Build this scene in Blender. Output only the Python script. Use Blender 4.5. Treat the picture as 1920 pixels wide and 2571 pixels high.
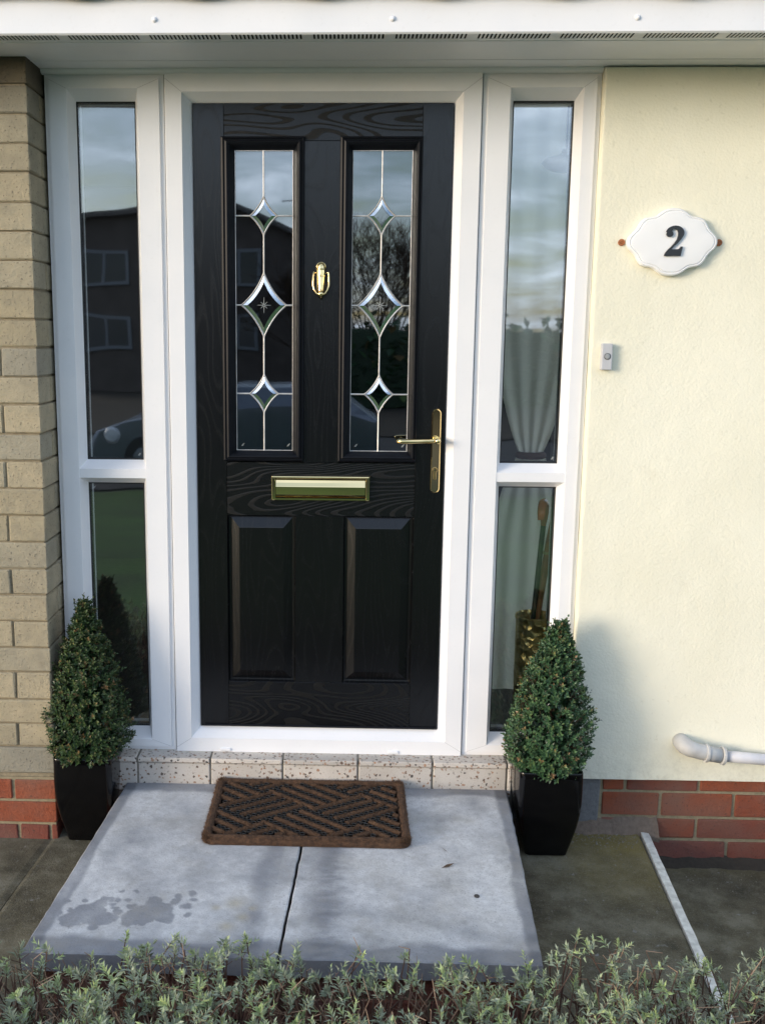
import bpy, bmesh, math, random
import numpy as np
from mathutils import Vector, Matrix
R = math.radians
random.seed(7); rng = np.random.default_rng(7)
for o in list(bpy.data.objects): bpy.data.objects.remove(o)
S = bpy.context.scene; COL = S.collection

# ---------------------------------------------------------------- camera
cam = bpy.data.cameras.new('camera'); co = bpy.data.objects.new('camera', cam); COL.objects.link(co); S.camera = co
Fv = Vector((-0.03105455, 0.98446667, -0.17280332)); Rv = Vector((0.99946002, 0.03244232, 0.00521169)); Uv = Vector((-0.01073687, 0.17254816, 0.98494256))
M = Matrix((Rv, Uv, -Fv)).transposed().to_4x4(); M.translation = Vector((0.03554, -3.12497, 1.42290)); co.matrix_world = M
cam.sensor_fit = 'VERTICAL'; cam.sensor_height = 36; cam.lens = 2529.36 / 2571 * 36
cam.shift_x = 179.0 / 2571; cam.shift_y = -9.3 / 2571; cam.clip_start = 0.05; cam.clip_end = 400
S.render.resolution_x = 764; S.render.resolution_y = 1024
# ---------------------------------------------------------------- world, sun
SUN_AZ = R(-57); SUN_EL = R(9.5)          # azimuth measured from -Y (towards the camera side), negative = left
sd = Vector((math.sin(SUN_AZ) * math.cos(SUN_EL), -math.cos(SUN_AZ) * math.cos(SUN_EL), math.sin(SUN_EL)))
W = bpy.data.worlds.new('World'); S.world = W; W.use_nodes = True
nt = W.node_tree; N = nt.nodes; L = nt.links; N.clear()
out = N.new('ShaderNodeOutputWorld'); bg = N.new('ShaderNodeBackground'); bg.inputs[1].default_value = 0.15
sky = N.new('ShaderNodeTexSky'); sky.sky_type = 'NISHITA'; sky.sun_disc = False; sky.sun_elevation = R(14)
sky.sun_rotation = math.atan2(sd.x, sd.y); sky.air_density = 1.0; sky.dust_density = 1.2
tc = N.new('ShaderNodeTexCoord'); sep = N.new('ShaderNodeSeparateXYZ'); L.new(tc.outputs['Generated'], sep.inputs[0])
ab = N.new('ShaderNodeMath'); ab.operation = 'ABSOLUTE'; L.new(sep.outputs[2], ab.inputs[0])
ad = N.new('ShaderNodeMath'); ad.operation = 'ADD'; ad.inputs[1].default_value = 0.09; L.new(ab.outputs[0], ad.inputs[0])
cmb = N.new('ShaderNodeCombineXYZ')
for i, k in enumerate((0, 1)):
    dv = N.new('ShaderNodeMath'); dv.operation = 'DIVIDE'; L.new(sep.outputs[k], dv.inputs[0]); L.new(ad.outputs[0], dv.inputs[1]); L.new(dv.outputs[0], cmb.inputs[i])
ns = N.new('ShaderNodeTexNoise'); ns.inputs['Scale'].default_value = 1.3; ns.inputs['Detail'].default_value = 7; ns.inputs['Roughness'].default_value = 0.55; ns.inputs['Distortion'].default_value = 0.5
L.new(cmb.outputs[0], ns.inputs['Vector'])
cr = N.new('ShaderNodeValToRGB'); cr.color_ramp.elements[0].position = 0.36; cr.color_ramp.elements[0].color = (0, 0, 0, 1); cr.color_ramp.elements[1].position = 0.70; cr.color_ramp.elements[1].color = (1, 1, 1, 1)
L.new(ns.outputs[0], cr.inputs[0])
cc = N.new('ShaderNodeValToRGB'); cc.color_ramp.elements[0].position = 0.45; cc.color_ramp.elements[0].color = (5.6, 7.0, 9.8, 1); cc.color_ramp.elements[1].position = 0.75; cc.color_ramp.elements[1].color = (12.5, 13.6, 15.8, 1)
L.new(ns.outputs[0], cc.inputs[0])
mx = N.new('ShaderNodeMixRGB'); mm = N.new('ShaderNodeMath'); mm.operation = 'MULTIPLY'; mm.inputs[1].default_value = 0.8
L.new(cr.outputs[0], mm.inputs[0]); L.new(mm.outputs[0], mx.inputs[0]); L.new(sky.outputs[0], mx.inputs[1]); L.new(cc.outputs[0], mx.inputs[2])
L.new(mx.outputs[0], bg.inputs[0]); L.new(bg.outputs[0], out.inputs[0])
sl = bpy.data.lights.new('sun', 'SUN'); sl.energy = 1.8; sl.angle = R(20); sl.color = (1.0, 0.88, 0.74)
so = bpy.data.objects.new('sun', sl); COL.objects.link(so); so.rotation_euler = sd.to_track_quat('Z', 'Y').to_euler()
S.view_settings.view_transform = 'Standard'; S.view_settings.look = 'None'; S.view_settings.gamma = 1; S.view_settings.exposure = 0.56

# ---------------------------------------------------------------- materials
class Mat:
    def __init__(s, name):
        s.m = bpy.data.materials.new(name); s.m.use_nodes = True; s.t = s.m.node_tree; s.n = s.t.nodes; s.l = s.t.links
        s.b = s.n['Principled BSDF']; s.tc = s.n.new('ShaderNodeTexCoord')
    def new(s, k, **kw):
        n = s.n.new(k)
        for a, v in kw.items(): setattr(n, a, v)
        return n
    def set(s, **kw):
        for k, v in kw.items():
            s.b.inputs[k.replace('_', ' ')].default_value = v
        return s
    def map(s, sc=(1, 1, 1), loc=(0, 0, 0), rot=(0, 0, 0)):
        m = s.new('ShaderNodeMapping'); m.inputs['Scale'].default_value = sc; m.inputs['Location'].default_value = loc; m.inputs['Rotation'].default_value = rot
        s.l.new(s.tc.outputs['Object'], m.inputs[0]); return m.outputs[0]
    def noise(s, scale, detail=4, rough=.5, vec=None, dist=0):
        n = s.new('ShaderNodeTexNoise'); n.inputs['Scale'].default_value = scale; n.inputs['Detail'].default_value = detail; n.inputs['Roughness'].default_value = rough; n.inputs['Distortion'].default_value = dist
        s.l.new(vec if vec is not None else s.tc.outputs['Object'], n.inputs['Vector']); return n.outputs[0]
    def voro(s, scale, vec=None, feat='F1', o=0):
        n = s.new('ShaderNodeTexVoronoi'); n.feature = feat; n.inputs['Scale'].default_value = scale
        s.l.new(vec if vec is not None else s.tc.outputs['Object'], n.inputs['Vector']); return n.outputs[o]
    def ramp(s, fac, stops):
        n = s.new('ShaderNodeValToRGB'); e = n.color_ramp.elements
        while len(e) < len(stops): e.new(.5)
        for i, (p, c) in enumerate(stops):
            e[i].position = p; c = c if isinstance(c, tuple) else (c, c, c); e[i].color = (*c, 1)
        s.l.new(fac, n.inputs[0]); return n.outputs[0]
    def mix(s, fac, a, b, mode='MIX'):
        n = s.new('ShaderNodeMixRGB'); n.blend_type = mode
        for i, v in enumerate((fac, a, b)):
            if isinstance(v, (int, float)): n.inputs[i].default_value = v if i == 0 else (v, v, v, 1)
            elif isinstance(v, tuple): n.inputs[i].default_value = (*v, 1)
            else: s.l.new(v, n.inputs[i])
        return n.outputs[0]
    def math(s, op, a, b=0.0):
        n = s.new('ShaderNodeMath'); n.operation = op
        for i, v in enumerate((a, b)):
            if isinstance(v, (int, float)): n.inputs[i].default_value = v
            else: s.l.new(v, n.inputs[i])
        return n.outputs[0]
    def attr(s, name):
        n = s.new('ShaderNodeAttribute'); n.attribute_name = name; return n
    def link(s, o, k): s.l.new(o, s.b.inputs[k]); return s
    def bump(s, h, strength=.5, dist=.01):
        n = s.new('ShaderNodeBump'); n.inputs['Strength'].default_value = strength; n.inputs['Distance'].default_value = dist
        s.l.new(h, n.inputs['Height']); s.l.new(n.outputs[0], s.b.inputs['Normal']); return s

def simple(name, c, rough=.5, metal=0.0, nscale=0, namp=.1, bump=0, spec=.5):
    m = Mat(name); m.set(Roughness=rough, Metallic=metal); m.b.inputs['Specular IOR Level'].default_value = spec
    if nscale:
        n = m.noise(nscale, 5); a = tuple(x * (1 - namp) for x in c); b = tuple(min(1, x * (1 + namp)) for x in c)
        m.link(m.ramp(n, [(.3, a), (.7, b)]), 'Base Color')
        if bump: m.bump(n, bump, .004)
    else: m.b.inputs['Base Color'].default_value = (*c, 1)
    return m.m

def mat_upvc():
    m = Mat('white_upvc'); n = m.noise(6, 4); n2 = m.noise(90, 3)
    c = m.ramp(n, [(.3, (.77, .78, .80)), (.7, (.82, .82, .83))])
    m.link(m.mix(m.ramp(n2, [(.60, 0.0), (.8, .10)]), c, (.52, .50, .46)), 'Base Color'); m.set(Roughness=.38)
    m.bump(m.noise(18, 2), .06, .004); return m.m
def mat_render():
    m = Mat('cream_render'); v = m.noise(95, 5, .62); w = m.noise(28, 3); v3 = m.voro(130)
    big = m.noise(2.2, 4)
    c = m.ramp(big, [(.3, (.79, .765, .615)), (.7, (.84, .815, .665))])
    c = m.mix(m.ramp(m.noise(60, 2), [(.68, 0.0), (.76, .35)]), c, (.62, .60, .46))
    m.link(c, 'Base Color'); m.set(Roughness=.85)
    h = m.math('ADD', v, m.math('MULTIPLY', w, .8)); h = m.math('ADD', h, m.math('MULTIPLY', v3, .35))
    m.bump(h, .36, .004)
    sp = m.new('ShaderNodeSeparateXYZ'); m.l.new(m.tc.outputs['Object'], sp.inputs[0])
    base_ = m.math('MULTIPLY', m.ramp(sp.outputs[2], [(.0, 1.0), (.16, 0.0)]), m.ramp(m.noise(34, 6, .7), [(.45, 0.0), (.7, .5)]))
    c = m.mix(base_, c, (.50, .47, .36)); tr_ = m.ramp(m.noise(5, 3, .5, m.map((1, 1, .35), rot=(0, .5, 0))), [(.45, 0.0), (.62, .16)])
    c = m.mix(tr_, c, (.90, .88, .76)); c = m.mix(m.ramp(m.noise(9, 7, .72), [(.62, 0.0), (.72, .22)]), c, (.60, .56, .42)); m.link(c, 'Base Color'); return m.m
def mat_brick(name, cols, grime, gamt):
    m = Mat(name); a = m.attr('tone')
    c = m.ramp(a.outputs['Fac'], cols)
    n = m.noise(24, 8, .65); n2 = m.noise(5, 5)
    c = m.mix(m.ramp(n, [(.38, .0), (.72, .45)]), c, grime)
    c = m.mix(m.ramp(n2, [(.45, .0), (.75, gamt)]), c, (.16, .155, .13))
    c = m.mix(m.ramp(m.noise(150, 2), [(.62, .0), (.72, .6)]), c, (.05, .045, .04))
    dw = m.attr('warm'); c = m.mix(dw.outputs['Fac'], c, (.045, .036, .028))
    m.link(c, 'Base Color'); m.set(Roughness=.9)
    m.bump(m.math('ADD', m.noise(75, 9, .78), m.math('MULTIPLY', m.noise(14, 3), .9)), 1.0, .010); return m.m
def mat_mortar(name, c):
    m = Mat(name); n = m.noise(70, 6, .7); m.link(m.ramp(n, [(.3, tuple(x * .6 for x in c)), (.7, c)]), 'Base Color'); m.set(Roughness=.95); m.bump(n, .8, .004); return m.m
def mat_wood(name, along, seed):
    """black foiled woodgrain: contour lines of a stretched noise field"""
    m = Mat(name)
    sc = (1.15, 1, 6.2) if along == 'x' else (6.2, 1, 1.0)
    v = m.map(sc, (seed * 1.7, 0, seed * 2.3))
    f = m.noise(1.5, 1.2, .35, v, .25)
    s1 = m.math('SINE', m.math('MULTIPLY', f, 160.0 if along == 'x' else 120.0))
    fine = m.noise(60, 4, .7, m.map((1.5, 1, 22) if along == 'x' else (22, 1, 1.5)))
    lines = m.ramp(s1, [(.35, 0.0), (.85, 1.0)])
    g = m.math('MULTIPLY', lines, m.ramp(fine, [(.3, .35), (.62, 1.0)]))
    amp = 1.0 if along == 'x' else .05
    m.link(m.mix(g, (.0020, .0023, .0030), (.002 + .0070 * amp, .0023 + .0068 * amp, .003 + .0058 * amp)), 'Base Color')
    m.link(m.ramp(g, [(0, .24), (1, .27 + .13 * amp)]), 'Roughness')
    m.link(m.ramp(g, [(0, .52), (1, .52 - .36 * amp)]), 'Specular IOR Level')
    m.bump(m.math('ADD', m.math('MULTIPLY', fine, .7), g), (.35 if along == 'x' else .10), .0012); return m.m
def mat_glass(name, refl, tint=(.9, .93, .93), rough=0.0, wob=0.0):
    m = Mat(name); m.n.remove(m.b); o = m.n['Material Output']
    tr = m.new('ShaderNodeBsdfTransparent'); tr.inputs[0].default_value = (*tint, 1)
    gl = m.new('ShaderNodeBsdfGlossy'); gl.inputs['Roughness'].default_value = rough; gl.inputs[0].default_value = (.93, .97, 1, 1)
    fr = m.new('ShaderNodeFresnel'); fr.inputs[0].default_value = 1.5
    k = m.math('MINIMUM', m.math('ADD', m.math('MULTIPLY', fr.outputs[0], 1.6), refl), .95)
    mxs = m.new('ShaderNodeMixShader'); m.l.new(k, mxs.inputs[0]); m.l.new(tr.outputs[0], mxs.inputs[1]); m.l.new(gl.outputs[0], mxs.inputs[2]); m.l.new(mxs.outputs[0], o.inputs[0])
    if wob:
        b = m.new('ShaderNodeBump'); b.inputs['Strength'].default_value = wob; b.inputs['Distance'].default_value = .002
        m.l.new(m.noise(3.0, 1), b.inputs['Height']); m.l.new(b.outputs[0], gl.inputs['Normal'])
    return m.m
def mat_leaf(name, stops, rough=.45, spec=.4):
    m = Mat(name); a = m.attr('tone'); m.link(m.ramp(a.outputs['Fac'], stops), 'Base Color'); m.set(Roughness=rough); m.b.inputs['Specular IOR Level'].default_value = spec
    m.b.inputs['Subsurface Weight'].default_value = 0
    return m.m
def mat_slab():
    m = Mat('pale_concrete_slab'); a = m.attr('tone'); b = m.attr('warm')
    c = m.ramp(a.outputs['Fac'], [(0, (.12, .13, .15)), (.5, (.30, .31, .33)), (1, (.66, .665, .665))])
    c = m.mix(b.outputs['Fac'], c, (.46, .41, .30))
    n = m.noise(45, 8, .7); c = m.mix(m.ramp(n, [(.35, .30), (.62, 0.0)]), c, (.20, .20, .21))
    c = m.mix(m.ramp(m.noise(13, 6, .65), [(.56, .0), (.75, .40)]), c, (.27, .25, .22))
    c = m.mix(m.ramp(m.noise(160, 3, .6), [(.60, 0.0), (.72, .35)]), c, (.10, .10, .10))
    c = m.mix(m.ramp(m.noise(320, 2, .6), [(.52, 0.0), (.68, .30)]), c, (.16, .16, .16)); c = m.mix(m.ramp(m.noise(7, 8, .75), [(.50, 0.0), (.66, .38)]), c, (.34, .32, .28))
    m.link(c, 'Base Color'); m.set(Roughness=.8); m.bump(m.math('ADD', m.noise(130, 4, .6), m.noise(20, 3)), .35, .003); return m.m
def mat_paving():
    m = Mat('dark_mossy_concrete'); n = m.noise(9, 8, .68); c = m.ramp(n, [(.33, (.045, .041, .024)), (.5, (.105, .095, .060)), (.66, (.180, .170, .125))])
    a = m.attr('warm'); c = m.mix(a.outputs['Fac'], c, (.20, .16, .045))
    c = m.mix(m.ramp(m.noise(70, 6, .75), [(.56, 0.0), (.70, .55)]), c, (.19, .19, .17))
    c = m.mix(m.ramp(m.noise(26, 5, .6), [(.66, 0.0), (.72, .8)]), c, (.23, .235, .23))
    m.link(c, 'Base Color'); m.set(Roughness=.85); c = m.mix(m.ramp(m.noise(260, 3, .7), [(.58, 0.0), (.68, .6)]), c, (.26, .25, .21)); c = m.mix(m.ramp(m.noise(210, 3, .7, m.map((1, 1, 1), (3, 2, 1))), [(.58, 0.0), (.70, .7)]), c, (.018, .018, .014)); m.link(c, 'Base Color'); m.bump(m.noise(160, 6, .75), .9, .004); return m.m
def mat_terrazzo():
    m = Mat('terrazzo_tile')
    _m = m.new('ShaderNodeVectorMath', operation='ADD'); _n = m.new('ShaderNodeTexNoise'); _n.inputs['Scale'].default_value = 110; m.l.new(m.tc.outputs['Object'], _n.inputs['Vector'])
    _s = m.new('ShaderNodeVectorMath', operation='SCALE'); _s.inputs['Scale'].default_value = .013; m.l.new(_n.outputs['Color'], _s.inputs[0]); m.l.new(m.tc.outputs['Object'], _m.inputs[0]); m.l.new(_s.outputs[0], _m.inputs[1])
    v = m.voro(88, _m.outputs[0], 'F1', 0); col = m.voro(88, _m.outputs[0], 'F1', 1); v2 = m.voro(190, _m.outputs[0])
    sp = m.new('ShaderNodeSeparateColor'); m.l.new(col, sp.inputs[0])
    chip = m.math('MULTIPLY', m.ramp(v, [(.34, 1.0), (.40, 0.0)]), m.ramp(sp.outputs[1], [(.30, 0.0), (.33, 1.0)]))
    ch = m.ramp(sp.outputs[0], [(0, (.05, .05, .05)), (.35, (.16, .10, .07)), (.6, (.36, .20, .12)), (.85, (.30, .28, .25))])
    a = m.attr('tone'); base = m.ramp(a.outputs['Fac'], [(0, (.47, .44, .40)), (1, (.60, .55, .49))])
    base = m.mix(m.ramp(m.noise(16, 5), [(.4, 0.0), (.7, .35)]), base, (.40, .35, .30)); base = m.mix(m.ramp(v2, [(.20, .45), (.26, 0.0)]), base, (.28, .19, .14))
    m.link(m.mix(chip, base, ch), 'Base Color'); m.set(Roughness=.6); m.bump(m.noise(60, 4), .25, .002); return m.m
def mat_coir(name, c1, c2):
    m = Mat(name); a = m.attr('tone'); n = m.noise(75, 6, .75); c = m.mix(m.ramp(n, [(.38, 0.0), (.62, 1.0)]), c1, c2)
    c = m.mix(a.outputs['Fac'], c, (.19, .105, .055)); m.link(c, 'Base Color'); m.set(Roughness=.9); m.bump(m.noise(300, 3, .7), 1.0, .004); return m.m

M_UPVC = mat_upvc(); M_RENDER = mat_render()
M_YBRICK = mat_brick('buff_brick', [(0, (.44, .375, .245)), (.35, (.54, .455, .30)), (.7, (.46, .405, .285)), (1, (.37, .345, .27))], (.27, .245, .18), .38)
M_RBRICK = mat_brick('red_brick', [(0, (.27, .062, .030)), (.4, (.34, .085, .034)), (.7, (.19, .055, .042)), (1, (.30, .13, .095))], (.20, .085, .055), .45)
M_YMORT = mat_mortar('buff_mortar', (.33, .28, .19)); M_RMORT = mat_mortar('sandy_mortar', (.33, .28, .18)); M_CEM = mat_mortar('grey_cement', (.20, .205, .21))
M_RAIL = mat_wood('black_woodgrain_across', 'x', 3); M_STILE = mat_wood('black_woodgrain_upright', 'z', 5)
M_BLACK = simple('black_moulding', (.005, .006, .009), .42, 0, 40, .2, .05, .16)
M_GASKET = simple('black_rubber_gasket', (.012, .012, .013), .6)
M_GLASS = mat_glass('window_glass', .10, (.95, .97, .96), .018, .5); M_DGLASS = mat_glass('door_glass', .13, (.45, .5, .5), .018, .35)
M_BEVEL = mat_glass('bevelled_glass', .62, (.7, .78, .78), .12)
M_LEAD = simple('silver_came', (.55, .54, .53), .42, .55, 60, .2)
M_ETCH = simple('etched_line', (.42, .45, .45), .6)
M_BRASS = simple('polished_brass', (.88, .70, .36), .06, 1.0, 8, .04)
M_BRASSD = simple('dull_brass', (.50, .36, .17), .28, 1.0)
M_POT = simple('black_gloss_planter', (.0025, .0025, .003), .12, 0, 5, .2, 0, .4)
M_SOIL = mat_mortar('dark_compost', (.05, .035, .022))
M_BOX = mat_leaf('box_leaf', [(0, (.010, .028, .011)), (.40, (.032, .082, .034)), (.75, (.070, .140, .055)), (.93, (.13, .18, .06)), (1, (.21, .13, .06))], .42, .45)
M_BOX2 = mat_leaf('box_leaf_olive', [(0, (.009, .024, .009)), (.45, (.028, .062, .018)), (.75, (.066, .105, .032)), (.9, (.12, .12, .04)), (1, (.20, .12, .05))], .42, .45)
M_TWIG = simple('brown_twig', (.10, .062, .038), .8, 0, 60, .4)
M_LAV = mat_leaf('lavender_leaf', [(0, (.20, .235, .16)), (.35, (.33, .37, .27)), (.6, (.31, .39, .19)), (.85, (.40, .48, .20)), (1, (.52, .56, .32))], .65, .25)
M_LSTEM = mat_leaf('lavender_stem', [(0, (.075, .042, .032)), (.5, (.17, .105, .078)), (1, (.38, .27, .18))], .85, .2)
M_SLAB = mat_slab(); M_PAVE = mat_paving(); M_TERR = mat_terrazzo()
M_COIR = mat_coir('brown_coir', (.045, .022, .011), (.115, .058, .028)); M_RUB = simple('black_rubber', (.008, .009, .009), .25, 0, 0, 0, 0, .6)
M_PLQ = simple('white_plaque', (.84, .85, .86), .35, 0, 9, .03); M_NUM = simple('dark_number', (.022, .026, .032), .5); M_RUST = simple('rusty_lug', (.40, .15, .06), .7, .2, 200, .4)
M_BELL = simple('grey_plastic', (.50, .51, .53), .45, 0, 20, .04); M_BTN = simple('grey_button', (.30, .32, .33), .4)
M_PIPE = simple('pale_grey_pipe', (.55, .56, .60), .42, 0, 12, .05); M_PIPE2 = simple('grey_pipe_fitting', (.47, .47, .46), .55, 0, 25, .12, .1)
M_WHITE = simple('white_line_paint', (.58, .59, .56), .8, 0, 45, .25, .3)
M_TILE = simple('slate_roof_tile', (.13, .14, .155), .8, 0, 20, .3, .3)
M_SLOT = simple('vent_shadow', (.015, .016, .015), .9)
M_EARTH = mat_mortar('dark_earth', (.045, .036, .026)); M_ASPH = simple('asphalt', (.05, .05, .052), .85, 0, 3, .2, .1)
M_GRASS = simple('grass_green', (.030, .080, .008), .9, 0, 1.5, .35, .3)
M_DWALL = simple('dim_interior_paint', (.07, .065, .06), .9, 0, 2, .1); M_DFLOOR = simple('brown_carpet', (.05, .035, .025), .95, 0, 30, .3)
M_CURT = Mat('pale_net_curtain'); M_CURT.set(Roughness=.9); M_CURT.b.inputs['Base Color'].default_value = (.86, .83, .70, 1)
_t = M_CURT.new('ShaderNodeBsdfTranslucent'); _t.inputs[0].default_value = (.92, .87, .70, 1); _x = M_CURT.new('ShaderNodeMixShader'); _x.inputs[0].default_value = .6
M_CURT.l.new(M_CURT.b.outputs[0], _x.inputs[1]); M_CURT.l.new(_t.outputs[0], _x.inputs[2]); M_CURT.l.new(_x.outputs[0], M_CURT.n['Material Output'].inputs[0]); M_CURT = M_CURT.m; M_HANDLE = simple('varnished_wood', (.62, .19, .07), .25, 0, 12, .3)
M_EMB = Mat('embossed_brass')
_v = M_EMB.voro(42); M_EMB.set(Roughness=.30, Metallic=1.0); M_EMB.b.inputs['Base Color'].default_value = (.72, .54, .22, 1); M_EMB.bump(_v, .9, .012); M_EMB = M_EMB.m

# ---------------------------------------------------------------- mesh builder
class MB:
    def __init__(s): s.v = []; s.f = []; s.t = []; s.w = []
    def add(s, v, f, t=.5, w=0.0):
        b = len(s.v); s.v += [tuple(p) for p in v]; s.f += [tuple(b + i for i in q) for q in f]
        s.t += (list(t) if hasattr(t, '__len__') else [t] * len(v)); s.w += (list(w) if hasattr(w, '__len__') else [w] * len(v)); return s
    def box(s, x0, x1, y0, y1, z0, z1, bev=0.0, t=.5, jit=0.0, seg=1):
        if bev <= 0:
            v = [(x, y, z) for x in (x0, x1) for y in (y0, y1) for z in (z0, z1)]
            return s.add(v, [(0, 1, 3, 2), (4, 6, 7, 5), (0, 4, 5, 1), (2, 3, 7, 6), (0, 2, 6, 4), (1, 5, 7, 3)], t)
        bm = bmesh.new(); bmesh.ops.create_cube(bm, size=1)
        for v in bm.verts: v.co = Vector(((x0 + x1) / 2 + v.co.x * (x1 - x0), (y0 + y1) / 2 + v.co.y * (y1 - y0), (z0 + z1) / 2 + v.co.z * (z1 - z0)))
        bmesh.ops.bevel(bm, geom=list(bm.edges), offset=bev, segments=seg, affect='EDGES', profile=.5)
        if jit:
            for v in bm.verts: v.co += Vector((random.uniform(-jit, jit), random.uniform(-jit, jit), random.uniform(-jit, jit)))
        s.bm(bm, t); bm.free(); return s
    def bm(s, bm, t=.5):
        bm.verts.index_update(); return s.add([v.co[:] for v in bm.verts], [[v.index for v in f.verts] for f in bm.faces], t)
    def loft(s, loops, close=False, cap0=False, cap1=False, t=.5):
        n = len(loops[0]); v = [p for l in loops for p in l]; f = []
        m = len(loops)
        for i in range(m if close else m - 1):
            a = i * n; b = ((i + 1) % m) * n
            for j in range(n): k = (j + 1) % n; f.append((a + j, a + k, b + k, b + j))
        if cap0: f.append(tuple(range(n))[::-1])
        if cap1: f.append(tuple((m - 1) * n + j for j in range(n)))
        return s.add(v, f, t)
    def rects(s, loops, t=.5, cap1=False):   # loops of (x0,x1,z0,z1,y) : mitred frame profile
        return s.loft([[(a, y, c), (b, y, c), (b, y, d), (a, y, d)] for a, b, c, d, y in loops], t=t, cap1=cap1)
    def tube(s, path, r, n=8, cap=True, t=.5):
        path = [Vector(p) for p in path]; rr = r if hasattr(r, '__len__') else [r] * len(path); loops = []; up = None
        for i, p in enumerate(path):
            d = (path[min(i + 1, len(path) - 1)] - path[max(i - 1, 0)]).normalized()
            if up is None: up = Vector((0, 0, 1)) if abs(d.z) < .9 else Vector((1, 0, 0))
            a = d.cross(up).normalized(); b = a.cross(d).normalized(); up = b
            loops.append([tuple(p + (a * math.cos(2 * math.pi * k / n) + b * math.sin(2 * math.pi * k / n)) * rr[i]) for k in range(n)])
        return s.loft(loops, False, cap, cap, t)
    def lathe(s, c, prof, n=24, axis='z', t=.5):   # prof (r,h)
        loops = []
        for r, h in prof:
            lp = []
            for k in range(n):
                a = 2 * math.pi * k / n; p = (r * math.cos(a), r * math.sin(a), h)
                if axis == 'y': p = (r * math.cos(a), h, r * math.sin(a))
                if axis == 'x': p = (h, r * math.cos(a), r * math.sin(a))
                lp.append((c[0] + p[0], c[1] + p[1], c[2] + p[2]))
            loops.append(lp)
        return s.loft(loops, False, True, True, t)
    def plate(s, pts, y0, y1, bev=0.0, t=.5):     # outline in xz extruded from y0 (back) to y1 (front); pts counter-clockwise
        c = (sum(p[0] for p in pts) / len(pts), sum(p[1] for p in pts) / len(pts)); lp = [[(x, y0, z) for x, z in pts]]
        if bev:
            lp.append([(x, y1 + bev, z) for x, z in pts]); n = len(pts); ins = []
            for i in range(n):
                a = Vector(pts[i - 1]); b = Vector(pts[(i + 1) % n]); d = (b - a); nn = Vector((-d.y, d.x)); nn = nn.normalized() if nn.length > 1e-9 else Vector((0, 0)); ins.append((pts[i][0] + nn.x * bev, pts[i][1] + nn.y * bev))
            lp.append([(x, y1, z) for x, z in ins])
        else: lp.append([(x, y1, z) for x, z in pts])
        return s.loft(lp, False, True, True, t)
    def build(s, name, mat, parent=None, smooth=False, auto=None):
        me = bpy.data.meshes.new(name); me.from_pydata(s.v, [], s.f)
        a = me.attributes.new('tone', 'FLOAT', 'POINT'); a.data.foreach_set('value', np.array(s.t, dtype=np.float32))
        a = me.attributes.new('warm', 'FLOAT', 'POINT'); a.data.foreach_set('value', np.array(s.w, dtype=np.float32))
        bm = bmesh.new(); bm.from_mesh(me)
        if len(s.f) < 60000: bmesh.ops.recalc_face_normals(bm, faces=bm.faces)
        bm.to_mesh(me); bm.free(); me.materials.append(mat)
        if smooth or auto:
            me.polygons.foreach_set('use_smooth', [True] * len(me.polygons))
            if auto: me.set_sharp_from_angle(angle=R(auto))
        o = bpy.data.objects.new(name, me); COL.objects.link(o)
        if parent: o.parent = parent
        return o
def thing(name, label, cat, loc=(0, 0, 0), group=None):
    o = bpy.data.objects.new(name, None); COL.objects.link(o); o.location = loc; o.empty_display_size = .05
    return tag(o, label, cat, group)
def tag(o, label=None, cat=None, group=None, kind=None):
    if label: o['label'] = label
    if cat: o['category'] = cat
    if group: o['group'] = group
    if kind: o['kind'] = kind
    return o
def rel(o, p):    # build() meshes are in world coordinates: parent under an empty that is not at the origin
    o.parent = p; o.matrix_parent_inverse = Matrix.Translation(p.location).inverted(); return o

# ================================================================ SETTING
GZ = -0.18
ground = MB()
def gz(y): return -.32 - max(0.0, min(1.0, (-1.9 - y) / 9.0)) * .50
ys = [3, 0.0, -1.9, -3, -6, -10.9, -60, -150]; xs_ = [-150, -20, -5, 0, 5, 20, 150]
gv = [(x, y, gz(y)) for y in ys for x in xs_]; gf = [(j * 7 + i, j * 7 + i + 1, j * 7 + i + 8, j * 7 + i + 7) for j in range(len(ys) - 1) for i in range(6)]
ground.add(gv, gf); tag(ground.build('ground', M_EARTH), 'bare dark earth under the lavender and beyond', kind='structure')
lawn = MB(); ly = [-1.95, -3, -6, -10.8]; lv = []; lf = []
for y in ly:
    for x in (-16, -4, 0, 4, 16): lv.append((x, y, gz(y) + .012))
for j in range(3):
    for i in range(4): lf.append((j * 5 + i, j * 5 + i + 1, j * 5 + i + 6, j * 5 + i + 5))
lawn.add(lv, lf); tag(lawn.build('lawn', M_GRASS), kind='structure')
road = MB(); road.add([(-60, -11, -.80), (60, -11, -.80), (60, -18, -.80), (-60, -18, -.80)], [(0, 1, 2, 3)]); tag(road.build('road', M_ASPH), kind='structure')
verge = MB(); verge.add([(-60, -18.2, -.79), (60, -18.2, -.79), (60, -34, -.79), (-60, -34, -.79)], [(0, 1, 2, 3)]); tag(verge.build('verge', M_EARTH), kind='structure')

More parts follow.
